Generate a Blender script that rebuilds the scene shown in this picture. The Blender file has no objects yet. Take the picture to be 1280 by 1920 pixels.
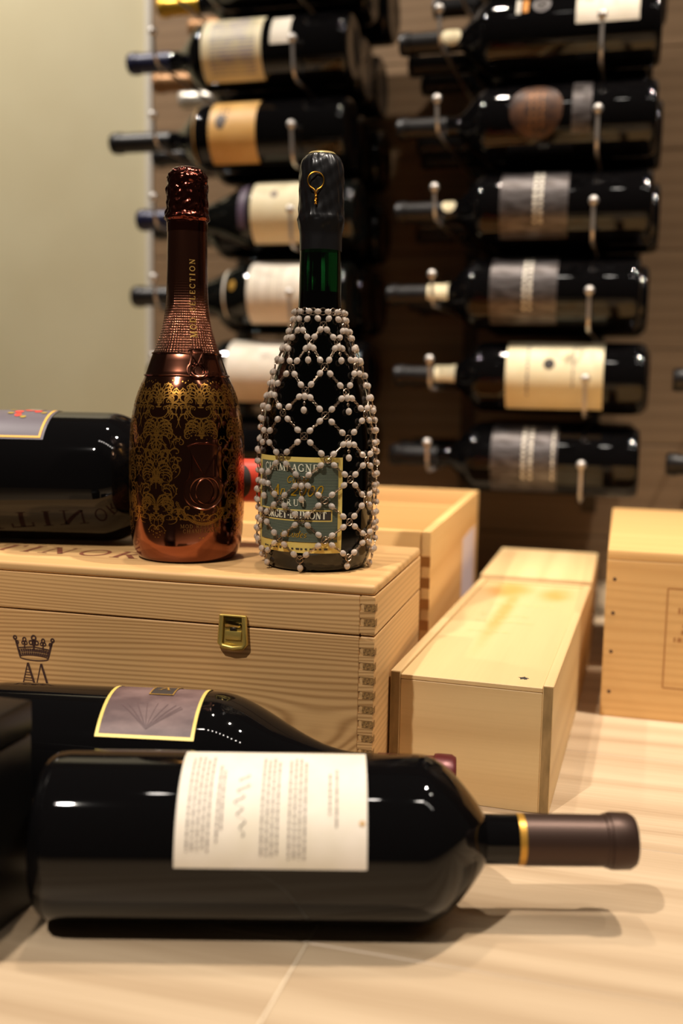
import bpy, bmesh, math, random
from mathutils import Vector, Matrix
PI = math.pi
sc = bpy.context.scene
C = sc.collection
random.seed(7)

# ------------------------------------------------------------------ camera
cam_d = bpy.data.cameras.new('camera'); cam = bpy.data.objects.new('camera', cam_d); C.objects.link(cam)
cr = Vector((0.9628, 0.2694, 0.0184)).normalized(); cu = Vector((-0.0507, 0.1132, 0.9923)).normalized()
cf = cu.cross(cr).normalized(); cu = cr.cross(cf)
cf = -cf if cf.y < 0 else cf
M = Matrix((cr, cu, -cf)).transposed().to_4x4(); M.translation = Vector((0, 0, 0.3332)); cam.matrix_world = M
cam_d.sensor_fit = 'VERTICAL'; cam_d.sensor_height = 36.0; cam_d.lens = 36.0 * 1930.7 / 1920
cam_d.clip_start = 0.01
cam_d.dof.use_dof = True; cam_d.dof.focus_distance = 0.81; cam_d.dof.aperture_fstop = 3.0; cam_d.dof.aperture_blades = 0
sc.camera = cam
# ------------------------------------------------------------------ world, lights, exposure
w = bpy.data.worlds.new('World'); sc.world = w; w.use_nodes = True
w.node_tree.nodes['Background'].inputs[0].default_value = (1.0, 0.84, 0.68, 1)
w.node_tree.nodes['Background'].inputs[1].default_value = 0.03
sc.view_settings.view_transform = 'Standard'; sc.view_settings.look = 'None'
sc.view_settings.gamma = 1.0; sc.view_settings.use_curve_mapping = False
sc.view_settings.exposure = 0.0
WARM = (1.0, 0.87, 0.73); NEUT = (1.0, 0.91, 0.81)
def spot(name, loc, target, watts, angle=60, radius=0.03, col=WARM, blend=0.6):
    d = bpy.data.lights.new(name, 'SPOT'); d.energy = watts; d.color = col
    d.spot_size = math.radians(angle); d.spot_blend = blend; d.shadow_soft_size = radius
    o = bpy.data.objects.new(name, d); C.objects.link(o); o.location = loc
    o.rotation_euler = (Vector(target) - Vector(loc)).to_track_quat('-Z', 'Y').to_euler()
    return o
spot('ceiling_spotlight_key_offscreen', (0.42, 0.98, 2.3), (0.03, 1.02, 0), 172, 50, 0.022)
spot('ceiling_spotlight_front_offscreen', (-0.68, -0.75, 2.3), (-0.22, 0.76, 0.10), 215, 28, 0.03, NEUT)
spot('ceiling_spotlight_rack_east_offscreen', (0.95, 0.85, 2.3), (0.10, 1.5, 0.50), 95, 52, 0.03, NEUT)
spot('ceiling_spotlight_rack_west_offscreen', (-1.55, 0.85, 2.3), (-1.02, 1.7, 0.55), 185, 66, 0.03, NEUT)
spot('ceiling_spotlight_table_offscreen', (-0.45, 1.15, 2.3), (-0.1, 0.75, 0), 55, 56, 0.025)
for i in range(10):
    spot('ceiling_spotlight_track_%d_offscreen' % (i + 1), (1.5 - 0.22 * i, 0.05, 2.3), (0.3 - 0.1 * i, 0.8, 0), 3.0, 60, 0.03, NEUT)

# ------------------------------------------------------------------ helpers
def link(o, parent=None):
    C.objects.link(o)
    if parent is not None: o.parent = parent
    return o
def thing(name, label, cat, loc=(0, 0, 0), rot=None, group=None):
    o = bpy.data.objects.new(name, None); o.empty_display_size = 0.02; C.objects.link(o)
    if rot is None: o.location = loc
    elif isinstance(rot, (int, float)): o.location = loc; o.rotation_euler = (0, 0, rot)
    else:
        m = rot.to_4x4(); m.translation = Vector(loc); o.matrix_world = m
    o['label'] = label; o['category'] = cat
    if group: o['group'] = group
    return o
class MB:
    def __init__(s): s.v = []; s.f = []; s.m = []; s.mi = 0
    def add(s, vs, fs):
        b = len(s.v); s.v += [tuple(x) for x in vs]
        for f in fs: s.f.append(tuple(b + i for i in f)); s.m.append(s.mi)
        return s
    def box(s, x0, x1, y0, y1, z0, z1):
        return s.add([(x0,y0,z0),(x1,y0,z0),(x1,y1,z0),(x0,y1,z0),(x0,y0,z1),(x1,y0,z1),(x1,y1,z1),(x0,y1,z1)],
                     [(0,3,2,1),(4,5,6,7),(0,1,5,4),(1,2,6,5),(2,3,7,6),(3,0,4,7)])
    def bbox(s, x0, x1, y0, y1, z0, z1, b=0.0015, seg=2):
        bm = bmesh.new(); bmesh.ops.create_cube(bm, size=1.0)
        for v in bm.verts:
            v.co = Vector(((x0+x1)/2 + v.co.x*(x1-x0), (y0+y1)/2 + v.co.y*(y1-y0), (z0+z1)/2 + v.co.z*(z1-z0)))
        bmesh.ops.bevel(bm, geom=list(bm.edges), offset=b, segments=seg, affect='EDGES', profile=0.5)
        bm.verts.index_update(); s.add([v.co[:] for v in bm.verts], [[v.index for v in f.verts] for f in bm.faces]); bm.free(); return s
    def lathe(s, prof, n=48, rfun=None):
        k = len(prof); vs = []
        for j in range(n):
            a = 2*PI*j/n
            for i, (r, z) in enumerate(prof):
                rr = rfun(r, z, a) if rfun else r
                vs.append((rr*math.cos(a), rr*math.sin(a), z))
        fs = []
        for j in range(n):
            j2 = (j+1) % n
            for i in range(k-1): fs.append((j*k+i, j2*k+i, j2*k+i+1, j*k+i+1))
        s.add(vs, fs)
        b = len(s.v) - len(vs)
        if prof[0][0] > 1e-6: s.f.append(tuple(b + j*k for j in reversed(range(n)))); s.m.append(s.mi)
        if prof[-1][0] > 1e-6: s.f.append(tuple(b + j*k + k-1 for j in range(n))); s.m.append(s.mi)
        return s
    def tube(s, pts, r, n=8, closed=False, cap=True):
        pts = [Vector(p) for p in pts]; m = len(pts); vs = []; prev = None
        for i, p in enumerate(pts):
            if closed: t = pts[(i+1) % m] - pts[i-1]
            else: t = pts[min(i+1, m-1)] - pts[max(i-1, 0)]
            t.normalize()
            if prev is None:
                prev = t.orthogonal().normalized()
            nrm = (prev - t*prev.dot(t)); nrm.normalize(); prev = nrm; bn = t.cross(nrm)
            rr = r[i] if isinstance(r, (list, tuple)) else r
            for j in range(n):
                a = 2*PI*j/n; vs.append(p + nrm*(rr*math.cos(a)) + bn*(rr*math.sin(a)))
        fs = []
        for i in range(m if closed else m-1):
            i2 = (i+1) % m
            for j in range(n): fs.append((i*n+j, i*n+(j+1) % n, i2*n+(j+1) % n, i2*n+j))
        if cap and not closed:
            fs.append(tuple(reversed(range(n)))); fs.append(tuple((m-1)*n+j for j in range(n)))
        return s.add(vs, fs)
    def sphere(s, c, r, nu=10, nv=6, sz=1.0):
        vs = [(c[0], c[1], c[2]-r*sz)]
        for i in range(1, nv):
            p = -PI/2 + PI*i/nv
            for j in range(nu):
                a = 2*PI*j/nu; vs.append((c[0]+r*math.cos(p)*math.cos(a), c[1]+r*math.cos(p)*math.sin(a), c[2]+r*sz*math.sin(p)))
        vs.append((c[0], c[1], c[2]+r*sz)); L = len(vs)-1; fs = []
        for j in range(nu): fs.append((0, 1+(j+1) % nu, 1+j)); fs.append((L, L-nu+j, L-nu+(j+1) % nu))
        for i in range(nv-2):
            for j in range(nu):
                a = 1+i*nu+j; b = 1+i*nu+(j+1) % nu; fs.append((a, b, b+nu, a+nu))
        return s.add(vs, fs)
    def poly(s, pts): return s.add(pts, [tuple(range(len(pts)))])
    def mesh(s, name, mats, smooth=True, angle=40):
        me = bpy.data.meshes.new(name); me.from_pydata(s.v, [], s.f); me.update()
        if not isinstance(mats, (list, tuple)): mats = [mats]
        for m in mats: me.materials.append(m)
        if len(mats) > 1: me.polygons.foreach_set('material_index', s.m)
        if smooth:
            me.polygons.foreach_set('use_smooth', [True]*len(me.polygons)); me.set_sharp_from_angle(angle=math.radians(angle))
        return me
    def build(s, name, mats, parent=None, smooth=True, angle=40, label=None, kind=None):
        o = bpy.data.objects.new(name, s.mesh(name, mats, smooth, angle)); link(o, parent)
        if label: o['label'] = label
        if kind: o['kind'] = kind
        return o

# ------------------------------------------------------------------ materials
def lin(c):
    return tuple((x/12.92 if x <= 0.04045 else ((x+0.055)/1.055)**2.4) for x in c) + (1.0,)
def mat(name, col, rough=0.5, metal=0.0, coat=0.0, trans=0.0, ior=1.5, emit=None, spec=0.5, crough=0.03):
    m = bpy.data.materials.new(name); m.use_nodes = True; b = m.node_tree.nodes['Principled BSDF']
    b.inputs['Base Color'].default_value = lin(col); b.inputs['Roughness'].default_value = rough
    b.inputs['Metallic'].default_value = metal; b.inputs['Coat Weight'].default_value = coat
    b.inputs['Coat Roughness'].default_value = crough
    b.inputs['Transmission Weight'].default_value = trans; b.inputs['IOR'].default_value = ior
    b.inputs['Specular IOR Level'].default_value = spec
    return m
class NT:
    def __init__(s, m): s.t = m.node_tree; s.b = s.t.nodes['Principled BSDF']
    def n(s, typ, **kw):
        x = s.t.nodes.new(typ)
        for k, v in kw.items(): setattr(x, k, v)
        return x
    def l(s, a, b): s.t.links.new(a, b)
    def val(s, inp, v):
        if hasattr(v, 'default_value') or hasattr(v, 'links'): s.l(v, inp)
        else: inp.default_value = v
    def math(s, op, a, b=0.0, c=None):
        x = s.n('ShaderNodeMath', operation=op); s.val(x.inputs[0], a); s.val(x.inputs[1], b)
        if c is not None: s.val(x.inputs[2], c)
        return x.outputs[0]
def wood(name, light, dark, axis=0, rings=60, stretch=0.06, contrast=0.6, rough=0.5, knot=None, bump=0.15, warp=0.5, fine=0.35):
    m = mat(name, light, rough, spec=0.35); t = NT(m)
    tc = t.n('ShaderNodeTexCoord'); oi = t.n('ShaderNodeObjectInfo')
    off = t.n('ShaderNodeVectorMath', operation='SCALE'); off.inputs[0].default_value = (3.1, 2.3, 1.7); t.l(oi.outputs['Random'], off.inputs['Scale'])
    add = t.n('ShaderNodeVectorMath', operation='ADD'); t.l(tc.outputs['Object'], add.inputs[0]); t.l(off.outputs[0], add.inputs[1])
    mp = t.n('ShaderNodeMapping'); s = [1, 1, 1]; s[axis] = stretch; mp.inputs['Scale'].default_value = s; t.l(add.outputs[0], mp.inputs[0])
    big = t.n('ShaderNodeTexNoise'); big.inputs['Scale'].default_value = 9; big.inputs['Detail'].default_value = 2; t.l(mp.outputs[0], big.inputs['Vector'])
    sep = t.n('ShaderNodeSeparateXYZ'); t.l(mp.outputs[0], sep.inputs[0])
    oth = [i for i in range(3) if i != axis]
    ph = t.math('ADD', sep.outputs[oth[0]], sep.outputs[oth[1]])
    ph = t.math('MULTIPLY_ADD', big.outputs['Fac'], warp*0.25, ph)
    if knot:
        so = t.n('ShaderNodeSeparateXYZ'); t.l(tc.outputs['Object'], so.inputs[0])
        (k0, k1, sx, sz, amp) = knot
        dx = t.math('DIVIDE', t.math('SUBTRACT', so.outputs[0], k0), sx); dz = t.math('DIVIDE', t.math('SUBTRACT', so.outputs[2], k1), sz)
        d2 = t.math('ADD', t.math('MULTIPLY', dx, dx), t.math('MULTIPLY', dz, dz))
        g = t.math('EXPONENT', t.math('MULTIPLY', d2, -1.0))
        ph = t.math('MULTIPLY_ADD', g, amp, ph)
    sn = t.math('SINE', t.math('MULTIPLY', ph, rings*2*PI))
    sn = t.math('MULTIPLY_ADD', sn, 0.5, 0.5)
    sn = t.math('POWER', sn, 1.6)
    mp2 = t.n('ShaderNodeMapping'); s2 = [420, 420, 420]; s2[axis] = 9; mp2.inputs['Scale'].default_value = s2; t.l(add.outputs[0], mp2.inputs[0])
    fn = t.n('ShaderNodeTexNoise'); fn.inputs['Scale'].default_value = 1; fn.inputs['Detail'].default_value = 3; t.l(mp2.outputs[0], fn.inputs['Vector'])
    mp3 = t.n('ShaderNodeMapping'); s3 = [14, 14, 14]; s3[axis] = 1.2; mp3.inputs['Scale'].default_value = s3; t.l(add.outputs[0], mp3.inputs[0])
    md = t.n('ShaderNodeTexNoise'); md.inputs['Scale'].default_value = 1; md.inputs['Detail'].default_value = 3; t.l(mp3.outputs[0], md.inputs['Vector'])
    f = t.math('MULTIPLY', sn, contrast*0.6)
    f = t.math('ADD', f, t.math('MULTIPLY', t.math('SUBTRACT', fn.outputs['Fac'], 0.4), fine))
    f = t.math('ADD', f, t.math('MULTIPLY', t.math('SUBTRACT', md.outputs['Fac'], 0.42), contrast*1.2))
    mx = t.n('ShaderNodeMix', data_type='RGBA'); mx.clamp_factor = True; t.l(f, mx.inputs['Factor'])
    mx.inputs['A'].default_value = lin(light); mx.inputs['B'].default_value = lin(dark); t.l(mx.outputs['Result'], t.b.inputs['Base Color'])
    bp = t.n('ShaderNodeBump'); bp.inputs['Strength'].default_value = bump; bp.inputs['Distance'].default_value = 0.001
    t.l(f, bp.inputs['Height']); t.l(bp.outputs[0], t.b.inputs['Normal'])
    return m
def mottled(name, c1, c2, scale=60, rough=0.5, metal=0.0, stretch=(1, 1, 1), coat=0.0, lo=0.35, hi=0.65, bump=0.0):
    m = mat(name, c1, rough, metal, coat); t = NT(m); tc = t.n('ShaderNodeTexCoord')
    mp = t.n('ShaderNodeMapping'); mp.inputs['Scale'].default_value = stretch; t.l(tc.outputs['Object'], mp.inputs[0])
    nz = t.n('ShaderNodeTexNoise'); nz.inputs['Scale'].default_value = scale; nz.inputs['Detail'].default_value = 4; t.l(mp.outputs[0], nz.inputs['Vector'])
    cr_ = t.n('ShaderNodeValToRGB'); cr_.color_ramp.elements[0].position = lo; cr_.color_ramp.elements[1].position = hi
    cr_.color_ramp.elements[0].color = lin(c1); cr_.color_ramp.elements[1].color = lin(c2)
    t.l(nz.outputs['Fac'], cr_.inputs[0]); t.l(cr_.outputs[0], t.b.inputs['Base Color'])
    if bump:
        bp = t.n('ShaderNodeBump'); bp.inputs['Strength'].default_value = bump; bp.inputs['Distance'].default_value = 0.002
        t.l(nz.outputs['Fac'], bp.inputs['Height']); t.l(bp.outputs[0], t.b.inputs['Normal'])
    return m

PINE = wood('pine_case', (0.84, 0.67, 0.45), (0.54, 0.37, 0.19), 0, 260, 0.10, 0.85, 0.5, knot=(-0.045, 0.045, 0.055, 0.032, 0.035), warp=0.28)
PINE_Y = wood('pine_side', (0.84, 0.67, 0.45), (0.54, 0.37, 0.19), 1, 180, 0.05, 0.4, 0.5, warp=0.25)
PINE_TOP = wood('pine_lid_top', (0.84, 0.67, 0.45), (0.54, 0.37, 0.19), 0, 40, 0.05, 0.4, 0.5)
ENDG = mottled('end_grain', (0.36, 0.25, 0.12), (0.66, 0.50, 0.28), 900, 0.7)
POPLAR = wood('poplar_front', (0.85, 0.73, 0.53), (0.68, 0.53, 0.34), 0, 22, 0.06, 0.5, 0.5, fine=0.25)
POPLAR_Y = wood('poplar_side', (0.85, 0.73, 0.53), (0.68, 0.53, 0.34), 1, 22, 0.06, 0.4, 0.5, fine=0.25)
POPLAR_LID = wood('poplar_lid', (0.85, 0.73, 0.53), (0.68, 0.53, 0.34), 1, 7, 0.05, 0.4, 0.45, fine=0.15)
def stain(m, blobs, col):
    t = NT(m); src = t.b.inputs['Base Color'].links[0].from_socket; tc = t.n('ShaderNodeTexCoord'); nz = t.n('ShaderNodeTexNoise'); nz.inputs['Scale'].default_value = 45
    t.l(tc.outputs['Object'], nz.inputs['Vector']); so = t.n('ShaderNodeSeparateXYZ'); t.l(tc.outputs['Object'], so.inputs[0]); tot = None
    for (x, y, sx, sy, amp) in blobs:
        dx = t.math('DIVIDE', t.math('SUBTRACT', so.outputs[0], x), sx); dy = t.math('DIVIDE', t.math('SUBTRACT', so.outputs[1], y), sy)
        d = t.math('ADD', t.math('MULTIPLY', dx, dx), t.math('MULTIPLY', dy, dy)); d = t.math('MULTIPLY_ADD', nz.outputs['Fac'], 1.2, d)
        g = t.math('MULTIPLY', t.math('EXPONENT', t.math('MULTIPLY', t.math('MULTIPLY', d, d), -0.35)), amp)
        tot = g if tot is None else t.math('MAXIMUM', tot, g)
    mx = t.n('ShaderNodeMix', data_type='RGBA'); t.l(tot, mx.inputs['Factor']); t.l(src, mx.inputs['A']); mx.inputs['B'].default_value = lin(col); t.l(mx.outputs['Result'], t.b.inputs['Base Color'])
stain(POPLAR_LID, [(-0.088, 0.385, 0.022, 0.040, 1.0), (-0.078, 0.27, 0.007, 0.13, 0.8), (-0.036, 0.372, 0.016, 0.032, 0.9)], (0.80, 0.58, 0.28))
POPLAR_END = mottled('box_end_grain', (0.50, 0.40, 0.24), (0.62, 0.50, 0.32), 120, 0.7, stretch=(1, 1, 0.3))
CRATE = wood('crate_wood', (0.89, 0.72, 0.47), (0.74, 0.52, 0.27), 0, 30, 0.06, 0.45, 0.5)
CRATE_Y = wood('crate_wood_side', (0.89, 0.72, 0.47), (0.74, 0.52, 0.27), 1, 30, 0.06, 0.45, 0.5)
GOLDPINE = wood('golden_pine', (0.85, 0.68, 0.44), (0.71, 0.51, 0.28), 0, 90, 0.06, 0.4, 0.5)
GOLDPINE_T = wood('golden_pine_top', (0.85, 0.68, 0.44), (0.71, 0.51, 0.28), 0, 25, 0.06, 0.3, 0.5)
GOLDPINE_Y = wood('golden_pine_side', (0.85, 0.68, 0.44), (0.71, 0.51, 0.28), 1, 90, 0.06, 0.4, 0.5)
OAK = wood('table_oak', (0.79, 0.70, 0.58), (0.60, 0.49, 0.37), 0, 22, 0.06, 0.55, 0.42, bump=0.05, fine=0.6)
PANEL = wood('wall_veneer', (0.60, 0.49, 0.37), (0.42, 0.32, 0.22), 0, 45, 0.03, 0.5, 0.5, bump=0.06)
PALE = mottled('pale_wall', (0.80, 0.76, 0.62), (0.82, 0.785, 0.65), 5, 0.6)
WHITE = mat('white_trim', (0.86, 0.84, 0.80), 0.4)
BLACKG = mat('black_glass', (0.035, 0.032, 0.035), 0.03, spec=0.32)
DARKG = mat('dark_wine_glass', (0.045, 0.05, 0.045), 0.04, spec=0.5)
GREENG = mat('green_glass', (0.03, 0.22, 0.09), 0.0, trans=1.0, ior=1.5)
WINE = mat('wine_dark', (0.01, 0.02, 0.01), 0.2, spec=0.05)
STEEL = mat('brushed_steel', (0.78, 0.76, 0.74), 0.38, 0.8)
STEELD = mat('rack_strip_metal', (0.35, 0.32, 0.28), 0.4, 1.0)
BRASS = mat('brass', (0.80, 0.70, 0.38), 0.36, 0.75)
GOLDW = mat('gold_wire', (0.85, 0.62, 0.22), 0.25, 1.0)
SILVW = mat('net_wire', (0.66, 0.58, 0.50), 0.3, 1.0)
BEAD = mat('bead_glass', (0.96, 0.90, 0.84), 0.05, trans=0.62, ior=1.5, coat=0.5)
BURN = mat('burnt_brand', (0.24, 0.13, 0.10), 0.8)
BURN2 = mat('red_brown_stamp', (0.50, 0.27, 0.16), 0.8)
FAINT = mat('faint_print', (0.70, 0.56, 0.34), 0.7)
INK = mat('grey_ink', (0.56, 0.51, 0.47), 0.7)
INKD = mat('dark_ink', (0.20, 0.17, 0.15), 0.6)
PAPER = mottled('label_paper', (0.93, 0.89, 0.83), (0.89, 0.85, 0.77), 30, 0.6)
CREAM = mottled('cream_paper', (0.93, 0.88, 0.74), (0.90, 0.84, 0.68), 30, 0.55)
AMBER = mottled('amber_paper', (0.90, 0.72, 0.44), (0.86, 0.66, 0.36), 30, 0.5)
FOILK = mat('black_foil', (0.085, 0.08, 0.085), 0.33, 0.3, coat=0.2)
CAPBR = mat('bronze_capsule', (0.27, 0.20, 0.17), 0.42, 0.6)
CAPK = mat('black_capsule', (0.09, 0.08, 0.08), 0.4, 0.2)
CAPB = mat('navy_capsule', (0.10, 0.11, 0.24), 0.4, 0.2)
CAPR = mat('red_capsule', (0.86, 0.27, 0.18), 0.4)
CAPG = mat('gold_capsule', (0.80, 0.62, 0.20), 0.35, 0.6)
CAPT = mat('tan_capsule', (0.62, 0.45, 0.28), 0.45, 0.4)
CAPW = mat('silver_capsule', (0.80, 0.78, 0.74), 0.35, 0.4)
CAPRD = mat('wine_red_capsule', (0.35, 0.12, 0.12), 0.35, 0.3)
GOLDP = mat('gold_print', (0.80, 0.62, 0.28), 0.35, 0.5)
GOLDB = mat('gold_border', (0.87, 0.77, 0.42), 0.45, 0.15)
MAUVE = mottled('mauve_label', (0.47, 0.38, 0.37), (0.33, 0.25, 0.25), 70, 0.5, stretch=(1, 1, 0.5))
SLATE = mat('slate_label', (0.36, 0.33, 0.36), 0.45)
REDP = mat('red_print', (0.84, 0.24, 0.18), 0.5)
SILVL = mottled('silver_label', (0.42, 0.40, 0.40), (0.25, 0.22, 0.21), 160, 0.4, 0.55, stretch=(1, 1, 0.25))
BLACKM = mat('black_lacquer', (0.03, 0.028, 0.03), 0.35)
DARKP = mat('dark_purple_strip', (0.35, 0.29, 0.36), 0.45)
LGREY = mat('pale_print', (0.85, 0.82, 0.76), 0.6)

# ------------------------------------------------------------------ the setting
WY = 1.84        # wall plane
ROW0, PITCH, YB = 0.230, 0.1185, 1.525
def struct(o): o['kind'] = 'structure'; return o
wall = struct(MB().box(-0.895, 1.6, WY + 0.012, WY + 0.06, -0.9, 2.6).build('wall_back', mat('wall_core', (0.30, 0.22, 0.15), 0.7), None, False))
bh = 0.163; z = -0.9; k = 0
pan = MB().bbox(-0.893, 1.6, WY, WY + 0.0118, 0, bh - 0.0015, 0.001, 1).mesh('board', PANEL, False)
while z < 2.5:
    o = bpy.data.objects.new('board', pan); link(o, wall); o.location = (0, 0, z); z += bh
struct(MB().box(-3.2, -0.907, WY + 0.012, WY + 0.06, -0.9, 2.6).build('wall_left', PALE, None, False))
struct(MB().bbox(-0.907, -0.894, WY - 0.002, WY + 0.05, -0.9, 2.6, 0.001, 1).build('trim_1', WHITE, None, False))
struct(MB().box(-3.2, 2.6, -2.5, WY + 0.06, -0.95, -0.9).build('floor', wood('floor_wood', (0.34, 0.25, 0.18), (0.22, 0.16, 0.11), 0, 20, 0.05, 0.4, 0.5), None, False))

JOINT = mat('joint_filler', (0.90, 0.83, 0.72), 0.6)
table = thing('display_table', 'pale oak plank table top carrying the wine bottles and wooden cases', 'table', (0, 0, -0.9))
yb = [-0.02, 0.17, 0.363, 0.557, 0.752, 0.947, 1.142, 1.337, 1.532, 1.832]
seams = [[-1.2, -0.5, 0.45, 1.4], [-1.2, -0.75, 0.1, 1.4], [-1.2, -0.171, 0.75, 1.4], [-1.2, -0.171, 0.95, 1.4], [-1.2, -0.62, 0.3, 1.4], [-1.2, -0.3, 0.62, 1.4], [-1.2, -0.7, 0.2, 1.4], [-1.2, -0.45, 0.5, 1.4], [-1.2, -0.2, 0.8, 1.4]]
for i in range(len(yb)-1):
    for a, b in zip(seams[i][:-1], seams[i][1:]):
        o = MB().bbox(a + 0.0007, b - 0.0007, yb[i] + 0.0003, yb[i+1] - 0.0003, 0.87, 0.90, 0.0006, 1).build('plank', OAK, table, False)
MB().box(-1.19, 1.39, -0.01, 1.83, 0.8, 0.8694).build('apron', JOINT, table, False)
for i, sm in enumerate(seams):
    for xs_ in sm[1:-1]: MB().box(xs_-0.0006, xs_+0.0006, yb[i]+0.0006, yb[i+1]-0.0006, 0.8696, 0.9001).build('joint_strip', JOINT, table, False)
MB().box(-1.15, 1.35, 0.05, 1.80, 0.0, 0.7995).build('cabinet_base', mat('cabinet_dark', (0.20, 0.15, 0.11), 0.6), table, False)

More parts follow.
